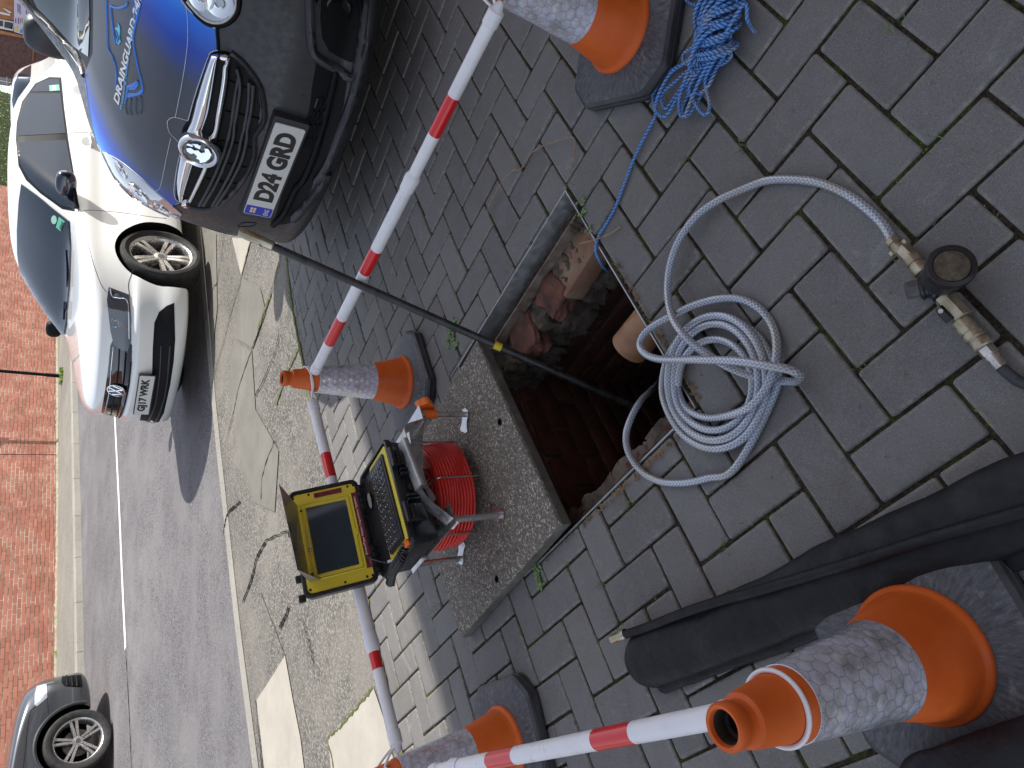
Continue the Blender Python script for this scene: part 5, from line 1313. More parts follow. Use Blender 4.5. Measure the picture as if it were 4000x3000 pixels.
for hx,hy in ((575,915),(520,580)):
    px=k1([(hx,hy)])[0]; vb.patch('handle_recess',[(px[0]+24*cos(a)-6,px[1]+17*sin(a)) for a in [i*pi/6 for i in range(12)]],mat('recess_grey',(.45,.46,.46),.4),.0015,10)
    P0=vb.p((px[0]+2,px[1]-22),.022); P1=vb.p((px[0]+10,px[1]+20),.022); t=MB(); t.tube([vb.p((px[0]+2,px[1]-24),.0),P0,P1,vb.p((px[0]+11,px[1]+23),.0)],.013,12); obj('door_handle',t,M_WHITE_C,vt,50)
def ellipsoid(T_,rx,ry,rz,n=24,pw=2.6):
    t=MB(); bm=bmesh.new(); bmesh.ops.create_uvsphere(bm,u_segments=n,v_segments=n//2,radius=1)
    for v in bm.verts:
        c=v.co; v.co=Vector([math.copysign(abs(a)**(2/pw),a) for a in c]); v.co=Vector((v.co.x*rx,v.co.y*ry,v.co.z*rz))
    t.bm(bm,0,T_); return t
mc=vb.plane((258,716),1,.965); t=ellipsoid(V_T.to_3x3().to_4x4(),.062,.115,.078); t.xf(Matrix.Translation(mc)); mo=obj('door_mirror',t,mat('mirror_navy',(.012,.014,.035),.12,coat=1),vt,60)
t=MB(); ms=vb.p((300,812),0); t.tube([mc+Vector((0,0,-.05)),mc.lerp(ms,.5)+Vector((0,0,-.03)),ms],[.028,.024,.03],12,flat=.6); obj('mirror_arm',t,M_TRIM,mo,50)
t=MB(); t.tube([mc+V_T.to_3x3()@Vector((.05,a,-.012)) for a in (-.06,-.02,.03,.08)],.009,8,flat=.5); obj('mirror_indicator',t,M_CLEAR,mo,50)
mr=vb.plane((210,1284),1,-.955); t=ellipsoid(V_T.to_3x3().to_4x4(),.06,.10,.07); t.xf(Matrix.Translation(mr)); obj('door_mirror',t,M_TRIM,vt,60)
wc=vb.plane((631,988),1,.84); wl_c=V_T.inverted()@wc
wheel(V_T,wl_c.x,.750,wl_c.z,.322,.240,5,vt,radians(4),True,1,None,1.35)
wheel(V_T,wl_c.x-2.65,.765,.315,.318,.212,5,vt); wheel(V_T,wl_c.x,-.765,.315,.318,.212,5,vt,0,True,-1)
# badges
def vwbadge(c,n_,upv,r,par):
    z=n_.normalized(); y=(upv-z*upv.dot(z)).normalized(); x=y.cross(z); B=Matrix(((x.x,y.x,z.x,c.x),(x.y,y.y,z.y,c.y),(x.z,y.z,z.z,c.z),(0,0,0,1)))
    t=MB(); t.lathe([(0,-.004),(r,-.004),(r,.004),(r*.97,.008),(r*.90,.008),(r*.87,.003),(0,.003)],40,0,B); bo=obj('emblem',t,M_GLOSSB,par,30)
    t=MB(); t.lathe([(r*1.0,.002),(r*1.01,.006),(r*.98,.0095),(r*.91,.0095),(r*.88,.004)],48,0,B); obj('emblem_ring',t,M_CHROME,bo,40)
    t=MB()
    def bar(a,b):
        a=Vector((a[0]*r,a[1]*r,.003));b=Vector((b[0]*r,b[1]*r,.003)); d=(b-a).normalized(); s_=Vector((-d.y,d.x,0))*r*.075
        t.prism([B@(a-s_),B@(b-s_),B@(b+s_),B@(a+s_)],z*.006)
    for a,b in (((-.36,.80),(-.02,.06)),((.36,.80),(.02,.06)),((-.80,.36),(-.40,-.74)),((-.40,-.74),(0,.0)),((0,.0),(.40,-.74)),((.40,-.74),(.80,.36))): bar(a,b)
    obj('emblem_letters',t,M_CHROME,bo,0,fixn=True)
bc=vb.p((380+355*.2109,1350+805*.2109),.012); vwbadge(bc,V_T.to_3x3()@Vector((1,0,.28)),Vector((0,0,1)),.070,vt)
PT=V_T@Vector((.016,0,.459)); R=V_T.to_3x3(); x_=R@Vector((0,1,0)); z_=(R@Vector((1,0,.03))).normalized(); y_=z_.cross(x_)
plate(Matrix(((x_.x,y_.x,z_.x,PT.x),(x_.y,y_.y,z_.y,PT.y),(x_.z,y_.z,z_.z,PT.z),(0,0,0,1))),vb,None,'GJ17 WRK',False,vt)
t=MB(); B_=Matrix(((x_.x,y_.x,z_.x,PT.x),(x_.y,y_.y,z_.y,PT.y),(x_.z,y_.z,z_.z,PT.z),(0,0,0,1))); rloft(t,[rrect(.268,.064,.01,-.02),rrect(.268,.064,.01,-.0045)],B_); obj('plate_holder',t,M_GLOSSB,vt,30)
# licence stickers in the glass
st_=vb.patch('window_sticker',k45([(263,185),(315,180),(320,212),(266,216)]),mat('sticker_green',(.10,.42,.32),.4),.0075,8); vb.patch('sticker_panel',k45([(278,188),(300,186),(303,211),(280,213)]),M_PLW,.009,8,st_)
st_=vb.patch('window_sticker',k45([(322,880),(352,905),(330,955),(306,935)]),mat('sticker_green2',(.10,.42,.32),.4),.0145,8); vb.text('sticker_number','6868',[k45([(337,950)])[0],k45([(350,912)])[0],k45([(338,902)])[0],k45([(322,940)])[0]],M_PLB,.0170,st_,0,.02)
vb.patch('tax_disc',[(217+11*cos(a),858+17*sin(a)) for a in [i*pi/6 for i in range(12)]],mat('disc_green',(.30,.50,.40),.4),.0145,8)
vb.line('wiper',k4([(1082,740),(1075,900),(1068,1020)]),M_TRIM,.006,.020); vb.line('wiper',[(268,975),(272,1040),(272,1120)],M_TRIM,.006,.020)
# ------------------------------------------------------------------ DARK VAN WITH BLUE WRAP
U_T=frame((.81,2.811),radians(-152.1),0.)
ut=thing('van','matt black and blue wrapped van parked on the drive with a chrome winged grille bar','van',U_T@Vector((-2,0,0)))
def m_wrap():
    m=mat('matt_wrap',(.05,.05,.06),.42,spec=.5); n=N(m)
    g=n.new('ShaderNodeAttribute',attribute_name='tone').outputs['Fac']
    f=n.math('ADD',g,n.math('MULTIPLY',n.math('SUBTRACT',n.noise(3,2),.5),.22))
    n.color(n.ramp(f,[(0,(.055,.058,.068)),(.35,(.052,.064,.10)),(.62,(.012,.060,.42)),(.85,(.018,.16,.75)),(1,(.05,.32,.85))])); return m
M_WRAP=m_wrap(); M_MATT=worn('matt_black_bumper',(.024,.025,.029),(.032,.033,.038),20,.42,0,.1,.0005)
US=[(0.16,-0.22,-4.35,0.8,0.7,0.2,2.6),(0.18,-0.06,-4.37,0.81,0.8,0.2,2.6),(0.21,0.015,-4.38,0.825,0.84,0.2,2.6),(0.25,0.028,-4.39,0.84,0.84,0.2,2.6),(0.3,0.002,-4.39,0.85,0.82,0.2,2.6),(0.36,-0.004,-4.39,0.865,0.8,0.2,2.6),(0.434,-0.008,-4.39,0.875,0.8,0.2,2.6),(0.5,-0.016,-4.39,0.88,0.8,0.2,2.6),(0.6,-0.045,-4.39,0.88,0.78,0.2,2.6),(0.69,-0.072,-4.39,0.88,0.78,0.2,2.6),(0.745,-0.092,-4.39,0.88,0.78,0.2,2.6),(0.79,-0.115,-4.39,0.88,0.77,0.2,2.6),(0.85,-0.17,-4.39,0.88,0.75,0.2,2.7),(0.92,-0.275,-4.39,0.875,0.72,0.2,2.8),(0.98,-0.42,-4.39,0.865,0.68,0.2,2.8),(1.03,-0.6,-4.39,0.86,0.64,0.2,2.9),(1.065,-0.8,-4.39,0.85,0.56,0.2,3.1),(1.09,-0.95,-4.39,0.85,0.48,0.2,3.2),(1.14,-1.06,-4.38,0.84,0.46,0.2,3.2),(1.3,-1.28,-4.37,0.8,0.45,0.2,3.0),(1.5,-1.53,-4.36,0.77,0.42,0.2,3.0),(1.68,-1.78,-4.34,0.74,0.42,0.2,3.0),(1.78,-1.95,-4.32,0.7,0.4,0.2,2.8),(1.83,-2.15,-4.25,0.58,0.35,0.2,2.6),(1.85,-2.5,-4.1,0.3,0.2,0.15,2.4)]
ub=Body(U_T,US,'body',[M_MATT],ut,22,None,4)
kv=lambda L:[(600+x*.6028,y*.6028) for x,y in L]; kf=lambda L:[(400+x*.5252,y*.5252) for x,y in L]; kg=lambda L:[(600+x*.5252,500+y*.5252) for x,y in L]; kt=lambda L:[(600+x*.5252,y*.5252) for x,y in L]
# wrapped bonnet skin traced along its edges
bon=[(335,288),(365,210),(367,90),(366,-60),(470,-120),(700,-60),(735,8),(775,60),(830,100),(846,112),(851,192),(842,195),(812,215),(755,400),(742,430),(735,462),(715,498),(708,535),(709,570),(705,640),(693,700),(688,760),(692,780),(700,790),(676,802),(600,735),(510,655),(455,620),(405,590),(398,592),(376,540),(350,420),(336,330)]
bo=ub.patch('bonnet',bon,M_WRAP,.004,14,None,.02,80)
at2=bo.data.attributes.new('tone','FLOAT','POINT'); I=U_T.inverted(); vals=[]
for v in bo.data.vertices:
    p=I@v.co; e=max(0,(abs(p.y)-(.16 if p.y<0 else .08))/(.44 if p.y<0 else .42)); nose=.6 if p.y>0 and p.z>.95 else 1.
    vals.append(min(1,e**1.1*nose))
at2.data.foreach_set('value',vals)
M_SLAT=mat('grey_slat',(.035,.037,.042),.5); M_WHP=mat('white_vinyl',(.85,.85,.85),.4); M_LINE=mat('pale_edge_line',(.55,.58,.62),.4); M_LB=mat('logo_blue',(.05,.22,.75),.4); M_LB2=mat('logo_light_blue',(.10,.42,.85),.4); M_LD=mat('logo_dark_blue',(.03,.07,.26),.4)
ub.line('wrap_line',kf([(625,45),(638,130),(640,280),(628,420),(600,600),(570,760),(548,868)]),M_LINE,.0012,.005,bo)
ub.line('wrap_line',k1([(1112,890),(1085,1010),(1050,1180),(1030,1225),(985,1245)]),M_LINE,.0012,.005,bo)
ub.line('wrap_line',kf([(640,892),(545,868),(500,885),(490,920),(505,980),(560,1040),(585,1075)]),M_LINE,.0014,.005,bo)
ub.line('wrap_edge',kf([(595,0),(640,60),(720,130),(790,180),(848,207)]),M_LINE,.003,.005,bo)
ub.line('wrap_edge',kf([(862,370),(820,382),(790,420),(700,680),(640,890)]),M_LINE,.0018,.004,bo)
ub.line('wrap_edge',kg([(210,145),(175,300),(155,450),(165,520),(192,548),(150,572)]),M_LINE,.0018,.004,bo)
ub.line('wrap_edge',[(337,300),(352,420),(378,545),(400,588)],M_LINE,.0015,.005,bo)
ub.line('wrap_edge',[(405,592),(470,625),(540,680),(620,750),(676,801)],M_LINE,.0018,.005,bo)
# printed shield logo and lettering on the bonnet
ub.text('van_lettering','DRAINGUARD 24/7',[(470,412),(565,-28),(543,-46),(448,396)],M_WHP,.0060,bo,.25,.035)
ub.text('van_strapline','Protecting homes  One drain at a time',[(485,432),(545,5),(533,-2),(474,425)],M_LB2,.0060,bo,.2,.02)
for L in ([(42,-20),(48,180),(55,350),(95,440),(115,540),(110,650)],[(285,60),(245,240),(243,320),(270,480),(310,665),(255,705),(200,715)],[(180,770),(205,650),(240,640),(270,600)],[(90,50),(75,60),(95,240),(110,330)],[(80,48),(130,62),(190,40),(195,10)]):
    ub.line('logo_outline',kf(L),M_LB,.0045,.0045,bo)
ub.patch('logo_swirl',kf([(190,640),(270,600),(280,625),(255,665),(200,668)]),M_LB,.006,8,bo,.002)
ub.patch('logo_swirl',kf([(200,690),(260,690),(308,660),(305,675),(260,712),(203,722)]),M_LB,.006,8,bo,.002)
ub.patch('logo_drop',kf([(128,170),(140,190),(145,230),(138,275),(150,310),(135,330),(118,320),(112,270),(120,225),(105,215),(112,205),(130,205)]),mat('drop_cyan',(.12,.55,.85),.4),.0065,6,bo,.002)
for L in ([(122,235),(132,270),(140,300)],[(115,255),(124,290),(132,318)]): ub.line('drop_line',kf(L),M_LD,.0020,.0075,bo)
for L in ([(190,740),(182,790),(195,850)],[(225,735),(215,800),(230,855)],[(262,730),(255,800),(268,850)],[(295,715),(300,790),(290,840)]): ub.line('logo_stripe',kf(L),mat('stripe_grey_blue',(.05,.075,.12),.45),.006,.002,bo)
# windscreen, pillar, cowl, mirror
ub.patch('windscreen_black_edge',[(98,-40),(140,30),(200,90),(262,165),(330,238),(345,285),(362,210),(364,90),(362,-60)],M_TRIM,.003,14,None,.02)
wsn=ub.patch('windscreen',[(112,-50),(150,30),(215,95),(290,180),(318,200),(350,222),(356,100),(354,-60)],mat('tinted_screen',(.03,.05,.06),.03,spec=.5),.006,14)
ub.line('pillar_trim',[(95,-10),(150,55),(215,120),(262,172),(300,205),(322,255),(334,296)],M_MATT,.014,.004)
ub.line('pillar_seal',[(88,0),(150,70),(210,133),(262,190),(290,230),(312,262),(330,300)],M_LINE,.0025,.003)
mc=ub.plane((208,142),1,-1.02); t=ellipsoid(U_T.to_3x3().to_4x4(),.075,.115,.135,28,2.8); t.xf(Matrix.Translation(mc)); mo=obj('door_mirror',t,M_MATT,ut,60)
t=MB(); t.tube([mc+U_T.to_3x3()@Vector((.0,.06,-.08)),mc+U_T.to_3x3()@Vector((-.02,.16,-.12))],[.045,.05],12,flat=.6); obj('mirror_arm',t,M_MATT,mo,50)
q=mc+U_T.to_3x3()@Vector((.058,.02,-.085)); t=ellipsoid(U_T.to_3x3().to_4x4(),.02,.05,.025); t.xf(Matrix.Translation(q)); obj('mirror_indicator',t,M_CLEAR,mo,60)
# headlights
def lampset(px,inner,par_off):
    h=ub.patch('headlight',px,M_CLEAR,par_off,12,None,.02)
    for c,r in inner:
        q=ub.p(c,par_off+.001); dd=(ub.p(c,.05)-ub.p(c,0)).normalized(); r*=.8
        t=MB(); t.lathe([(r*.28,.0),(r*.34,.003),(r*.40,.0),(r*.55,.0015),(r*.8,.001),(r*.92,.003),(r,.004),(r*1.04,-.004)],32,0,axm(q,q+dd*.1)); obj('lamp_reflector',t,M_REFL,h,40)
    return h
h1=lampset([(402,594),(420,592),(450,618),(500,650),(560,700),(620,755),(670,797),(711,833),(700,852),(672,852),(620,840),(570,815),(515,772),(480,735),(450,690),(425,640)],[((545,750),.062),((478,662),.05),((628,808),.045)],.006)
ub.line('lamp_edge',[(404,596),(430,650),(470,720),(520,772),(570,812),(622,838),(672,850),(700,848)],M_LINE,.003,.008,h1)
h2=lampset([(722,-10),(742,20),(775,55),(812,82),(850,90),(885,80),(912,52),(922,20),(922,-40),(800,-80),(730,-60)],[((860,10),.055),((790,-10),.05)],.006)
ub.line('lamp_edge',[(735,5),(775,52),(812,80),(850,88),(885,78),(912,50),(921,18),(922,-30)],M_PLW,.004,.009,h2)
ub.line('lamp_seal',[(715,-20),(735,15),(772,62),(810,92),(852,100),(892,88),(922,58),(934,20),(934,-40)],M_VOID,.009,.001,h2)
# bonnet / bumper shut line
ub.line('shut_line',kt([(470,200),(478,290),(482,368)]),M_VOID,.006,.003); ub.line('shut_line',kg([(192,548),(210,552),(150,575)]),M_VOID,.005,.003)
# grille recess, slats, chrome wing bar and badge
grl=ub.patch('grille',kt([(480,372),(420,380),(400,420),(330,620),(262,900)])+[(700,505),(708,560)]+kg([(160,430),(168,520),(200,552),(262,575),(340,590),(400,590),(480,560),(560,500),(650,400),(735,270),(760,150),(765,40)])+kt([(795,800),(770,640),(700,540),(620,460),(560,385)]),M_VOID,.003,16,None,.004)
for L in (kt([(640,560),(612,700),(585,900)])+kg([(560,60),(520,190),(440,380),(345,560)]),kt([(625,500),(650,640),(610,900)])+kg([(600,60),(555,200),(480,380),(375,560)]),kt([(715,600),(710,760),(680,940)])+kg([(660,60),(625,210),(540,390),(440,565)]),kt([(745,620),(735,780),(705,940)])+kg([(700,60),(665,215),(580,390),(470,560)])):
    ub.line('grille_slat',L,M_SLAT,.0065,.013,grl)
for L in (kt([(550,590),(690,650)]),kt([(535,820),(790,880)]),kg([(470,90),(590,100),(740,150)]),kg([(440,230),(560,260),(690,290)]),kg([(395,370),(500,390),(630,410)])): ub.line('grille_rib',L,M_TRIM,.003,.007,grl)
ub.line('grille_surround',kt([(575,390),(650,450),(720,530),(790,640),(820,760),(822,900)])+kg([(755,60),(750,200),(700,330),(600,470),(500,560),(400,600),(280,585)]),M_MATT,.011,.003,grl)
def bar(name,upper,lower,m,d0,d1,par):
    "solid bar between two traced edges: bulges forward"
    A=spline([Vector((*p,0)) for p in upper],8); B=spline([Vector((*p,0)) for p in lower],8); n=min(len(A),len(B)); t=MB(); K_=8
    for i in range(n):
        a=A[round(i*(len(A)-1)/(n-1))]; b=B[round(i*(len(B)-1)/(n-1))]
        for k in range(K_+1):
            u=k/K_; off=d0+(d1-d0)*sin(pi*u)**.7; e=min(i,n-1-i)/3; off*=min(1,.35+.65*min(1,e)); c=a.lerp(b,u); t.v.append(tuple(ub.p((c.x,c.y),off)))
    for i in range(n-1):
        for k in range(K_): q=i*(K_+1)+k; t.f.append((q,q+1,q+K_+2,q+K_+1)); t.m.append(0)
    return obj(name,t,m,par,60,fixn=True)
UR=kt([(575,400),(500,388),(450,392),(420,420),(370,580),(330,720),(285,890),(225,945)]); LR=kt([(572,430),(570,480),(555,560),(535,700),(515,830),(500,940)])+kg([(480,60)])
UM=kt([(478,400),(440,560),(400,700),(360,840),(345,945)])
c_up=kt([(505,392),(455,395),(425,425),(375,580),(335,720),(290,890)])+[(722,505)]; c_mid=kt([(490,405),(478,480),(455,600),(430,720),(400,850)])+[(790,500)]+[(795,520)]
wing=ub.patch('wing_bar',kt([(570,396),(500,386),(455,390),(425,415),(370,580),(330,720),(285,895)])+kg([(215,150),(190,260),(175,380),(185,460),(215,530),(268,570),(300,520),(360,380),(430,220),(470,100)])+kt([(497,945),(520,800),(545,640),(565,500)]),M_VOID,.012,14,None,.012)
bar('chrome_upper',kt([(500,388),(452,392),(424,420),(372,580),(332,720),(288,890)])+kg([(230,60)]),kt([(492,400),(482,470),(462,600),(440,720),(412,850)])+kg([(370,20),(340,120)]),M_CHROME,.016,.034,wing)
bar('chrome_lower',kt([(520,455),(512,560),(490,700),(468,830),(450,945)])+kg([(400,60)]),kt([(572,405),(566,560),(545,700),(522,830),(500,945)])+kg([(482,60)]),M_CHROME,.018,.032,wing)
bar('chrome_end',kt([(500,388),(540,388),(575,402)]),kt([(495,410),(520,440),(568,430)]),M_CHROME,.018,.030,wing)
bar('chrome_upper',kg([(218,160),(196,260),(182,370),(188,450),(215,528)]),kg([(320,200),(300,270),(270,370),(240,470),(222,530)]),M_CHROME,.016,.034,wing)
bar('chrome_lower',kg([(395,215),(350,320),(300,430),(258,520)]),kg([(445,210),(410,300),(350,420),(275,562)]),M_CHROME,.018,.032,wing)
bar('chrome_end',kg([(215,528),(240,508),(258,510)]),kg([(222,545),(245,570),(272,570)]),M_CHROME,.018,.030,wing)
bcn=ub.p((789,566),.036); bn=(U_T.to_3x3()@Vector((1,0,.30))).normalized(); by=(Vector((0,0,1))-bn*bn.z).normalized(); bx=by.cross(bn)
BB=Matrix(((bx.x,by.x,bn.x,bcn.x),(bx.y,by.y,bn.y,bcn.y),(bx.z,by.z,bn.z,bcn.z),(0,0,0,1))); rb_=.070
t=MB(); t.lathe([(rb_*1.08,-.03),(rb_*1.08,.0),(rb_*1.04,.010),(rb_*.94,.016),(rb_*.80,.012),(rb_*.76,.006),(0,.006)],56,0,BB); em=obj('emblem_ring',t,M_CHROME,wing,50)
t=MB(); t.lathe([(rb_*.76,.0065),(rb_*.2,.0075),(0,.0075)],40,0,BB); obj('emblem_field',t,M_GLOSSB,em,0)
def relief(P,h=.007): t.prism([BB@Vector((x*rb_,y*rb_,.007)) for x,y in P],bn*h)
t=MB(); relief([(-.62,-.18),(-.40,-.42),(-.05,-.58),(.30,-.62),(.60,-.40),(.52,-.22),(.28,-.30),(.10,-.12),(.22,.05),(.10,.22),(.18,.42),(.02,.62),(-.16,.56),(-.24,.36),(-.10,.22),(-.22,.02),(-.40,.05),(-.42,-.12)]); relief([(.34,-.02),(.62,-.02),(.50,.26),(.36,.24)]); relief([(.30,.34),(.44,.36),(.40,.60),(.26,.66)])
obj('emblem_creature',t,M_CHROME,em,0,fixn=True)
t=MB(); relief([(-.05+.45,.10),(-.05+.70,.10),(-.05+.56,.42)],.008); obj('emblem_flag',t,M_CHROME,em,0,fixn=True)
# number plate with its dark backing
PT=Vector((.81,2.811,.434))+U_T.to_3x3()@Vector((.010,0,0)); x_=Vector((.468,-.884,-.009)).normalized(); z_=Vector((-.883,-.468,.039)).normalized(); y_=z_.cross(x_); x_=y_.cross(z_)
plate(Matrix(((x_.x,y_.x,z_.x,PT.x),(x_.y,y_.y,z_.y,PT.y),(x_.z,y_.z,z_.z,PT.z),(0,0,0,1))),ub,None,'D24 GRD',True,ut)
t=MB(); rloft(t,[rrect(.285,.068,.008,-.04),rrect(.285,.064,.008,-.0045)],Matrix(((x_.x,y_.x,z_.x,PT.x),(x_.y,y_.y,z_.y,PT.y),(x_.z,y_.z,z_.z,PT.z),(0,0,0,1)))); obj('plate_backing',t,M_MATT,ut,30)
# lower intake
kb2=lambda L:[(1100+x*.7353,y*.7353) for x,y in L]; kpl=lambda L:[(900+x*.3014,400+y*.3014) for x,y in L]
lo=ub.patch('lower_intake',kb2([(185,325),(270,365),(350,410),(330,560),(270,760),(190,920)])+kpl([(900,1500),(780,1560),(560,1590),(700,1050),(880,600),(985,330),(985,240)])+kb2([(150,560),(160,470)]),M_VOID,.003,14,None,.004)
ub.line('intake_bar',kb2([(285,375),(262,480),(230,620),(180,800),(120,940)])+kpl([(850,1090),(700,1400),(550,1565)]),M_TRIM,.013,.012,lo)
for k in range(6):
    for s_ in range(3):
        a=kb2([(140+s_*24-k*3,500+k*66),(160+s_*24-k*3-12,552+k*66)]); x0,y0=a[0]; x1,y1=a[1]
        if k<4: ub.line('intake_fin',[(1240+s_*18+k*-13,378+k*52),(1228+s_*18-k*13,415+k*52)],mat('fin_grey%d%d'%(k,s_),(.03,.03,.033),.4) if (k,s_)==(0,0) else M_TRIM,.004,.010,lo)
ub.line('splitter',kb2([(470,-40),(455,130),(440,270),(400,420),(375,520),(320,680),(250,860),(190,960)])+kpl([(1260,900),(1100,1180),(940,1380),(820,1500)]),M_MATT,.020,.006)
fg=ub.patch('fog_lamp_recess',kb2([(212,-40),(205,100),(215,200),(250,270),(300,300),(360,330),(392,330),(405,260),(425,100),(430,-40)]),M_VOID,.002,14,None,.004)
ub.line('recess_rim',kb2([(145,-40),(150,150),(165,270),(210,320),(300,370),(380,415),(405,330),(430,200),(445,60),(448,-40)]),M_MATT,.018,.006,fg)
q=ub.p((1325,35),-.01); dd=(U_T.to_3x3()@Vector((1,.35,0))).normalized(); t=MB(); t.lathe([(.085,-.03),(.085,.01),(.078,.016),(.072,.010),(.068,-.008),(0,-.004)],48,0,axm(q,q+dd*.1)); obj('fog_lamp',t,M_TRIM,fg,35)
t=MB(); t.lathe([(.045,.0),(.045,.012),(.040,.016),(.036,.008),(0,.008)],32,0,axm(q,q+dd*.1)); obj('fog_lens',t,M_GLOSSB,fg,35)
ub.line('tow_cover',kpl([(100,1600),(160,1560),(330,1560),(280,1600),(100,1612)]),M_TRIM,.0015,.001)
wheel(U_T,-.93,-.78,.31,.31,.2,5,ut,0,True,-1); wheel(U_T,-.93,.78,.31,.31,.2,5,ut)
# ------------------------------------------------------------------ GREY SUV
M_GREY=mat('grey_metallic',(.085,.092,.102),.25,.6,coat=1)
gp=road(440,2862); upn=Vector((.06,-.08,1)).normalized()
ga_=radians(43); fw_=Vector((cos(ga_),sin(ga_),0)); lf_=Vector((-sin(ga_),cos(ga_),0))
R_W=.365; p0_=gp+lf_*.10+fw_*.93
A_T=frame((p0_.x,p0_.y),ga_,p0_.z+.0,upn); 
A_T.translation=gp+A_T.to_3x3()@Vector((1.05,.92,0))
at_=thing('suv','grey estate car with five split spoke alloy wheels parked across the road','car',A_T@Vector((-2,0,0)))
AS=[(.22,-.14,-4.5,.82,.5,.4,2.7),(.26,-.04,-4.55,.86,.5,.4,2.7),(.34,-.0,-4.6,.90,.5,.4,2.7),(.50,-.02,-4.62,.925,.5,.4,2.7),(.62,-.03,-4.62,.93,.5,.4,2.7),(.74,-.05,-4.62,.93,.52,.4,2.7),(.84,-.09,-4.62,.925,.56,.4,2.6),(.92,-.17,-4.62,.92,.60,.4,2.6),(.99,-.38,-4.61,.91,.66,.4,2.7),(1.04,-.72,-4.60,.90,.7,.4,2.9),(1.08,-1.1,-4.6,.88,.6,.4,3.1),(1.13,-1.3,-4.58,.85,.5,.4,3.2),(1.3,-1.65,-4.5,.78,.45,.4,3.),(1.5,-2.0,-4.3,.68,.4,.4,3.),(1.6,-2.3,-4.1,.58,.4,.4,2.8),(1.64,-2.8,-3.6,.35,.3,.3,2.4)]
ab=Body(A_T,AS,'body',[M_GREY,M_VOID],at_,16,[(-1.05,.37,.435,-1.2,-.5),(-1.05,.37,.435,.5,1.2),(-3.7,.37,.43,-1.2,-.5),(-3.7,.37,.43,.5,1.2)])
k8=lambda L:[(x*.3014,2500+y*.3014) for x,y in L]
ah=ab.patch('headlight',k8([(480,600),(605,570),(612,750),(480,862),(448,840),(452,700)]),M_CLEAR,.006,8)
ab.patch('lamp_reflector',k8([(515,640),(575,620),(578,700),(520,740)]),M_REFL,.010,8,ah)
av=ab.patch('bumper_vent',k8([(800,475),(1050,452),(1068,612),(840,600),(800,560)]),M_VOID,.004,8)
for x in (860,930,990): ab.line('vent_slat',k8([(x,470),(x+10,600)]),M_TRIM,.010,.010,av)
ab.line('bonnet_gap',k8([(480,862),(400,920),(360,1100),(330,1400),(300,1659)]),M_TRIM,.003,0); ab.line('wing_gap',k8([(612,750),(625,950)]),M_TRIM,.003,0); ab.line('bumper_gap',k8([(1045,630),(1050,740)]),M_TRIM,.003,0)
Wd=A_T@Matrix.Translation((-1.05,-.925,.37))@Matrix.Rotation(pi/2,4,'X')
t=MB(); t.tube([Wd@Vector((.455*cos(a),.455*sin(a),-.012)) for a in [radians(-12+k*204/40) for k in range(41)]],.022,8); obj('arch_trim',t,mat('arch_grey',(.035,.038,.045),.35),at_,40)
wheel(A_T,-1.05,-.83,.37,.37,.265,5,at_,radians(0),True,-1,None,1.35); wheel(A_T,-3.7,-.83,.37,.37,.265,5,at_,0,True,-1); wheel(A_T,-1.05,.83,.37,.37,.265,5,at_)
ab.line('windscreen_edge',k8([(100,1700),(80,1900)]),M_TRIM,.01,.0)
# ------------------------------------------------------------------ SECOND WHITE CAR, mostly hidden
B_T=frame((4.0,15.),radians(-120),.3)
bt2=thing('hatchback_car','white hatchback parked behind the white saloon with only its roof and side windows showing','car',B_T@Vector((-2,0,0)))
bb=Body(B_T,[(a[0]*1.12,a[1]*.9,a[2]*.93,a[3],a[4],a[5],a[6]) for a in VS],'body',[M_WHITE_C],bt2,12)
kc=lambda L:[(x*.3014,y*.3014) for x,y in L]
bb.patch('side_window',kc([(405,845),(395,1050),(230,1270),(172,1400),(158,1300),(190,1080),(240,960),(320,890)]),M_GLASS,.006,10)
bb.patch('tail_light',kc([(465,785),(520,770),(528,782),(480,796)]),mat('tail_red',(.4,.02,.04),.2,coat=1),.006,8)
# ------------------------------------------------------------------ LONG RED BRICK WALL ACROSS THE ROAD
def m_wall():
    m=mat('red_brick_wall',(.4,.13,.08),.85,spec=.2); n=N(m); uv=n.new('ShaderNodeTexCoord').outputs['UV']
    def br(w,o):
        b=n.new('ShaderNodeTexBrick'); b.offset=.5; b.inputs['Scale'].default_value=1; b.inputs['Brick Width'].default_value=w; b.inputs['Row Height'].default_value=.075; b.inputs['Mortar Size'].default_value=.008; b.inputs['Mortar Smooth'].default_value=.3
        b.inputs['Color1'].default_value=(0,0,0,1); b.inputs['Color2'].default_value=(1,1,1,1); b.inputs['Mortar'].default_value=(.5,.5,.5,1); n.l(uv,b.inputs['Vector']); return b
    b=br(.225,0); base=n.ramp(b.outputs['Color'],[(0,(.29,.115,.083)),(.5,(.34,.140,.100)),(1,(.39,.170,.122))])
    base=n.mix(n.ramp(n.noise(2,5),[(.4,0),(.7,.4)]),base,(.28,.11,.075)); 
    st=n.new('ShaderNodeTexNoise'); st.inputs['Scale'].default_value=1.6; st.inputs['Detail'].default_value=9; st.inputs['Roughness'].default_value=.75; n.l(uv,st.inputs['Vector'])
    base=n.mix(n.ramp(st.outputs['Fac'],[(.64,0),(.72,.5)]),base,(.72,.62,.58))
    base=n.mix(b.outputs['Fac'],base,n.ramp(n.noise(3,4),[(.45,(.13,.09,.065)),(.6,(.42,.35,.28))])); n.color(base)
    n.bump(n.math('SUBTRACT',n.math('MULTIPLY',n.noise(60,4),.4),b.outputs['Fac']),.6,.006); return m
M_WALL=m_wall(); wt=thing('brick_wall','long red brick retaining wall on the far side of the road','wall',NW*15+RW*0)
UPW=Vector((.05,-.09,.993)).normalized()
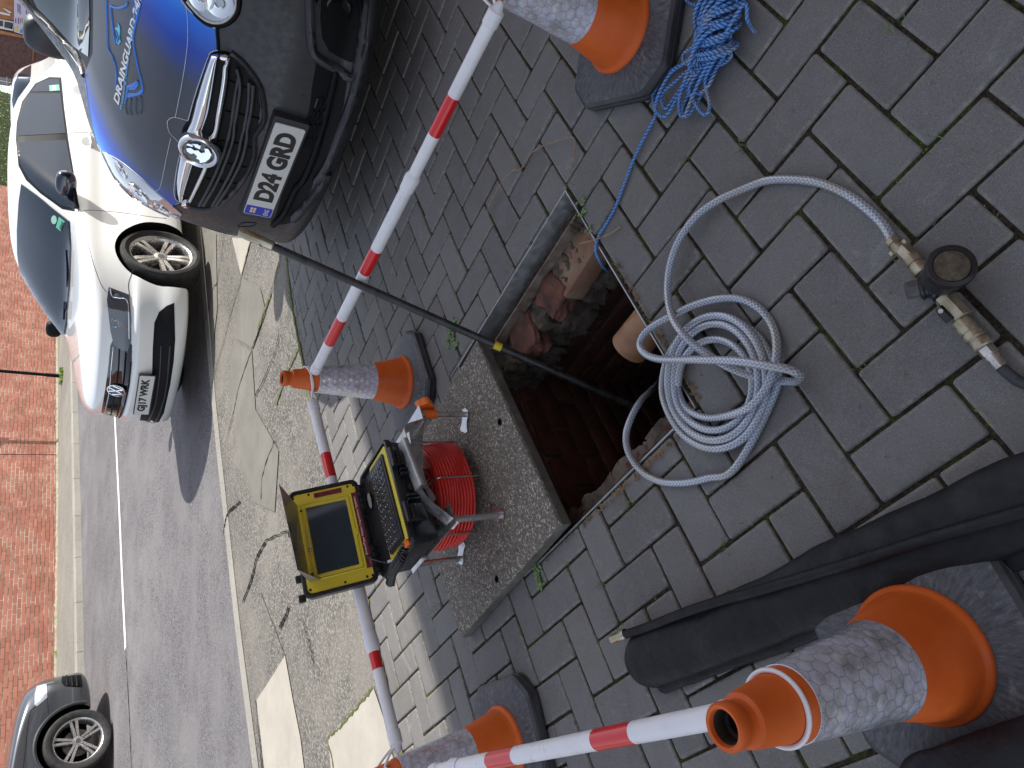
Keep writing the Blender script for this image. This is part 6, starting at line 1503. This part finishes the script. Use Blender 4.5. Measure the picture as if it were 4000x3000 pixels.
def wall_r(px):                                                       # road coordinate where a picture ray meets the wall face
    d=ray(*px); best=None
    for k in range(-300,600):
        r=k*.1; P=NW*WALLB(r)+RW*r; P.z=hgt(WALLB(r))+.1
        n_=NW; t_=(P-O).dot(n_)/d.dot(n_) if abs(d.dot(n_))>1e-6 else 1e9; q=O+d*t_; e=abs(q.dot(RW)-r)
        if best is None or e<best[0]: best=(e,r)
    return best[1]
rE=wall_r((60,742)); rJ=wall_r((240,1778)); rL=-11.
def wpt(r,h,off=0): P=NW*(WALLB(r)-off)+RW*r; P.z=hgt(WALLB(r))+.09; return P+UPW*h
for (ra,rb2) in ((rL,rJ-.012),(rJ+.012,rE)):
    t=MB(); n=30; H=3.1
    for k in range(n+1):
        r=ra+(rb2-ra)*k/n; t.v+=[tuple(wpt(r,0)),tuple(wpt(r,H)),tuple(wpt(r,H,-.33)),tuple(wpt(r,0,-.33))]
    for k in range(n):
        for a in range(4):
            b_=(a+1)%4; t.f.append((4*k+a,4*k+b_,4*k+4+b_,4*k+4+a)); t.m.append(0); u0=ra+(rb2-ra)*k/n; u1=ra+(rb2-ra)*(k+1)/n
            v=[0,H,H+.33,0][a]; v2=[H,H+.33,0,0][a]
            t.uv[len(t.f)-1]=[(u0,v),(u0,v2),(u1,v2),(u1,v)]
    t.f.append((0,3,2,1)); t.m.append(0); t.f.append((4*n,4*n+1,4*n+2,4*n+3)); t.m.append(0)
    obj('brickwork',t,M_WALL,wt,0,fixn=True)
t=MB(); t.prism([wpt(rJ-.013,0,-.05),wpt(rJ+.013,0,-.05),wpt(rJ+.013,3.05,-.05),wpt(rJ-.013,3.05,-.05)],NW*.1); obj('movement_joint',t,M_VOID,wt,0,fixn=True)
t=MB()
for k in range(12):
    ra=rL+(rE-rL)*k/12; rb3=rL+(rE-rL)*(k+1)/12; ribbon(t,wpt(ra,.004,.03),wpt(rb3,.004,.03),.10,.05,70,k*1.3)
obj('mortar_fillet',t,worn('pale_mortar',(.22,.20,.13),(.36,.33,.25),9,.9),wt,60,fixn=True)
# sign post in front of the wall
pb=road(262,1470); t=thing('sign_post','thin black post with a sign standing at the foot of the red brick wall','post',pb)
pu=(UPW+RW*.02).normalized(); pb.z+=.09
mb=MB(); mb.tube([pb,pb+pu*3.4],.038,16); obj('post',mb,M_TRIM,t,40)
mb=MB(); mb.tube([pb,pb+pu*.35],.046,16); obj('base_sleeve',mb,M_TRIM,t,40)
sc_=pb+pu*3.1; mb=MB(); mb.prism([sc_+RW*a+pu*b-NW*.045 for a,b in ((-.30,-.25),(.30,-.25),(.30,.25),(-.30,.25))],-NW*.01); obj('sign_plate',mb,M_UPVC,t,0,fixn=True)
# grass tufts: many blades
M_GRASS=worn('grass',(.10,.17,.03),(.24,.34,.07),30,.7,bump=0)
def blades(mb,c,n,R_,h,up=Vector((0,0,1)),wd=.004):
    for _ in range(n):
        a=random.random()*2*pi; r=R_*sqrt(random.random()); b=c+Vector((cos(a)*r,sin(a)*r,0)); d=Vector((random.random()-.5,random.random()-.5,0))*1.3+up; d.normalize(); hh=h*(.4+.8*random.random())
        s_=d.cross(Vector((random.random()-.5,random.random()-.5,.1))).normalized()*wd*.5; m_=b+d*hh*.6; tip=b+d*hh+Vector((d.x,d.y,-.4))*hh*.35
        mb.add([b-s_,b+s_,m_+s_*.8,m_-s_*.8,tip],[(0,1,2,3),(3,2,4)])
random.seed(3)
mb=MB(); blades(mb,pb+Vector((0,-.05,0)),260,.22,.10,wd=.02)
for k in range(12):
    r=rL+4+k*1.1; blades(mb,wpt(r,0,.06),40,.12,.06,wd=.015)
for px in ((235,2170),(262,2100),(248,2350)): blades(mb,road(*px),30,.1,.04,wd=.012)
for P in [(i,j) for i,j in ((0,-12.9),(1,-9),(2,-8.1),(3,-8),(1,-6),(3,-4.2),(2,.1),(-3,1),(-4,0),(-5,2),(-2,4),(0,3.1),(-6.8,-2.8),(-3.9,-2.9),(-1,-2.9))]:
    blades(mb,gw(P[0],P[1],-.004),14,.018,.016,wd=.0018)
tag(obj('grass_tufts',mb,M_GRASS,None,0),'small tufts of grass and moss in joints and along the wall foot','grass',None,'stuff')
# leafy weeds beside the hole and the edging
def leaf(mb,b,d,L,wd,curl=.4):
    d=d.normalized(); s_=d.cross(Vector((0,0,1))).normalized(); P=[]
    for u,w_ in ((0,.12),(.25,.75),(.5,1),(.75,.7),(1,.0)):
        c=b+d*L*u+Vector((0,0,-curl*L*u*u)); P+=[c-s_*wd*w_/2+Vector((0,0,.15*wd*w_)),c,c+s_*wd*w_/2+Vector((0,0,.15*wd*w_))]
    mb.add(P,[(3*k+a,3*k+a+1,3*k+a+4,3*k+a+3) for k in range(4) for a in range(2)])
M_LEAF=worn('weed_leaf',(.075,.15,.035),(.17,.27,.08),40,.5,bump=0)
for pts,lab,n_ in (([(1762,1290),(1770,1325),(1780,1345),(1752,1345),(1775,1260)],'small leafy green weed growing between the pavers near the grey cover slab',16),([(2268,795),(2275,835),(2300,905)],'tiny green weed at the top corner of the open manhole',5),([(2094,2208),(2100,2250),(2112,2285)],'scruffy green weed at the lower left corner of the manhole',14)):
    mb=MB(); c=at(*pts[0],0)
    for px in pts:
        b=at(*px,.002)
        for _ in range(n_): a=random.random()*2*pi; leaf(mb,b+Vector((random.random()-.5,random.random()-.5,0))*.02,Vector((cos(a),sin(a),.5+.5*random.random())),.012+.014*random.random(),.006+.004*random.random(),.6)
    w_=thing('weed_plant',lab,'weed',at(*pts[0],0)); obj('leaves',mb,M_LEAF,w_,0)
# twigs, straw and leaf litter
M_TWIG=worn('dry_twig',(.22,.14,.08),(.38,.27,.16),40,.8,bump=0); M_STRAW=mat('dead_leaf',(.28,.17,.08),.8)
kk=lambda L:[(1700+x*.7836,y*.7836) for x,y in L]
tw=[(at(a,b,z)) for (a,b),z in zip(kk([(265,1065),(265,1030),(310,945),(345,890),(385,850),(425,845),(465,780),(520,735),(600,705),(685,685),(697,740),(680,835)]),(.004,.012,.02,.02,.012,.01,.014,.012,.014,.02,.012,.003))]
mb=MB(); mb.tube(spline(tw,6),.0017,7); tag(obj('dry_twig',mb,M_TWIG,None,60),'long thin curved dry stem lying on the paving above the manhole','twig')
mb=MB(); mb.tube(spline([at(*p,z) for p,z in zip(kk([(720,1215),(800,1193),(870,1165),(925,1130)]),(.012,.012,.011,.003))],6),.0016,7); tag(obj('dry_twig',mb,M_TWIG,None,60),'short dry twig lying under the blue rope at the manhole edge','twig')
mb=MB(); random.seed(9)
def scrap(px,L,wd):
    g_=at(px[0],px[1],0)/S; g_=Vector((g_.x-GX,g_.y-GY,0)); gi=g_.x*cos(YAW)+g_.y*sin(YAW); gj=-g_.x*sin(YAW)+g_.y*cos(YAW)
    if FI0-.1<gi<FI1+.1 and FJ0-.1<gj<FJ1+.1: return
    b=at(*px,.004); a=random.random()*pi; d=Vector((cos(a),sin(a),0))*L; s_=Vector((-sin(a),cos(a),0))*wd; mb.add([b-d-s_,b+d-s_*.3,b+d+s_,b-d*.6+s_+Vector((0,0,.003))],[(0,1,2,3)])
for k in range(150):
    f=random.random(); px=(2387+(2720-2387)*f+random.random()*26,1020+(1560-1020)*f+random.random()*16-8); scrap(px,.003+.006*random.random(),.0012)
for k in range(170):
    f=random.random(); px=(2700-600*f+random.random()*22,1640+550*f+random.random()*14); scrap(px,.003+.007*random.random(),.0014)
for k in range(160): scrap((1500+random.random()*2400,300+random.random()*2300),.002+.003*random.random(),.001)
tag(obj('leaf_litter',mb,M_STRAW,None,0),'scattered straw and dead leaf scraps along the manhole edges','litter',None,'stuff')
# ------------------------------------------------------------------ HEDGE
M_HL=worn('hedge_leaf',(.10,.17,.02),(.30,.42,.07),5,.5,bump=0)
t=thing('hedge','clipped green hedge beyond the end of the red brick wall','hedge',wpt(rE+3,0))
mb=MB(); random.seed(4)
for _ in range(14000):
    u=random.random(); r=rE+.25+u*9; h=random.random()*3.3; dpt=random.random()**2*.5
    if random.random()<.25: h=3.3; dpt=random.random()*1.2
    c=wpt(r,h,-dpt+.12*noise.noise(Vector((r*1.7,h*1.7,0)))); d=Vector((random.random()-.5,random.random()-.7,random.random()-.2)).normalized(); leaf(mb,c,d,.055,.035,.2)
obj('foliage',mb,M_HL,t,0)
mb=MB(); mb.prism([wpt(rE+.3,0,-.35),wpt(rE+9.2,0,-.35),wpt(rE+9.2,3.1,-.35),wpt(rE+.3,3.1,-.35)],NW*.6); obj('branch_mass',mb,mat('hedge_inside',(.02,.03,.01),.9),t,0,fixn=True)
# ------------------------------------------------------------------ FAR BUILDING WITH BANNER (top corner)
M_FB=worn('dark_brick',(.10,.055,.045),(.17,.10,.085),14,.9,bump=.4); M_FO=worn('orange_brick',(.38,.16,.07),(.50,.24,.12),8,.8); M_FT=worn('orange_tiles',(.32,.13,.06),(.5,.24,.12),5,.8)
fn=Vector((-.62,-.78,0)).normalized(); fp=O+ray(60,200).normalized()*24
def fpt(x,y,off=0): d=ray(x*.3014,y*.3014); return O+d*((fp+fn*off-O).dot(fn)/d.dot(fn))
ft=thing('corner_house','dark brick house with orange tiled gable and banner far behind the van','house',fp)
def fpoly(name,L,m,off,th=.1,par=None):
    mb=MB(); mb.prism([fpt(x,y,off) for x,y in L],-fn*th); return obj(name,mb,m,par or ft,0,fixn=True)
fpoly('brick_front',[(-900,-700),(700,-700),(760,1250),(-200,1030),(-900,900)],M_FB,0,3.)
fpoly('tiled_front',[(-300,-400),(183,-400),(183,262),(-300,235)],M_FT,.06)
fpoly('brick_band',[(-300,330),(440,490),(455,525),(-300,380)],M_FO,.05)
fpoly('corner_trim',[(430,500),(448,505),(432,790),(420,785)],M_FO,.04)
wf=fpoly('window',[(-200,215),(180,285),(172,402),(-200,330)],M_UPVC,.09); fpoly('pane',[(60,280),(165,300),(160,380),(55,355)],M_GLASS,.11,.02,wf); fpoly('pane',[(-180,235),(40,275),(35,345),(-180,305)],M_GLASS,.11,.02,wf)
wf=fpoly('window',[(40,110),(70,118),(150,165),(120,170)],M_UPVC,.10); wf=fpoly('window',[(-20,150),(130,185),(128,205),(-20,175)],M_UPVC,.10)
bnr=thing('banner','white printed banner with coloured squares and a yellow sun hung on the dark brick house','banner',fpt(300,300,.15))
fpoly('sheet',[(185,-200),(300,-200),(480,235),(442,492),(180,412)],mat('banner_white',(.62,.60,.72),.7),.16,.02,bnr)
MP=mat('purple_print',(.16,.08,.36),.6); MR=mat('red_print',(.6,.06,.08),.6); MG=mat('green_print',(.15,.42,.12),.6); MBl=mat('blue_print',(.1,.25,.6),.6); MY=mat('yellow_print',(.80,.60,.05),.6)
for L,m in (([(300,330),(330,338),(325,375),(295,368)],MR),([(280,365),(312,372),(308,405),(276,398)],MG),([(262,390),(292,398),(288,430),(258,422)],MBl)): fpoly('printed_square',L,m,.18,.01,bnr)
for cx,cy,r in ((210,370,24),(412,425,38)): fpoly('printed_sun',[(cx+r*cos(a),cy+r*1.1*sin(a)) for a in [i*pi/8 for i in range(16)]],MY,.18,.01,bnr)
for k,(x,y,l) in enumerate(((195,240,60),(232,230,80),(250,60,120),(225,50,110),(335,120,70),(365,140,60),(395,160,60))): fpoly('printed_words',[(x,y),(x+10,y),(x+14,y+l),(x+4,y+l)],MP,.18,.01,bnr)
for k in range(9): x=262+(k%3)*25; y=240+(k//3)*22; fpoly('printed_hand',[(x,y),(x+12,y+4),(x+9,y+16),(x-2,y+12)],(MR,MG,MBl)[k%3],.18,.01,bnr)
sg=thing('moving_sign','small white sign reading OVING above the van mirror','sign',fpt(560,360,.3))
fpoly('board',[(522,275),(610,360),(588,440),(508,412)],M_UPVC,.4,.02,sg)
pts=[fpt(572,428,.43),fpt(560,300,.43),fpt(530,300,.43),fpt(540,428,.43)]
put_text('sign_letters','OVING',lambda u,v:(pts[0]*(1-u)+pts[1]*u)*(1-v)+(pts[3]*(1-u)+pts[2]*u)*v,MP,sg,0,.03)
gl=thing('glass_balustrade','grey glazed balustrade between the hedge and the dark brick house','balustrade',fpt(60,1050,.6))
fpoly('glazing',[(-300,940),(150,1025),(130,1120),(-300,1060)],mat('grey_glazing',(.22,.26,.28),.15,coat=1),.7,.03,gl)
for L in ([(-300,985),(140,1070),(140,1076),(-300,991)],[(85,1000),(92,1002),(92,1110),(85,1108)]): fpoly('rail',L,M_UPVC,.74,.03,gl)
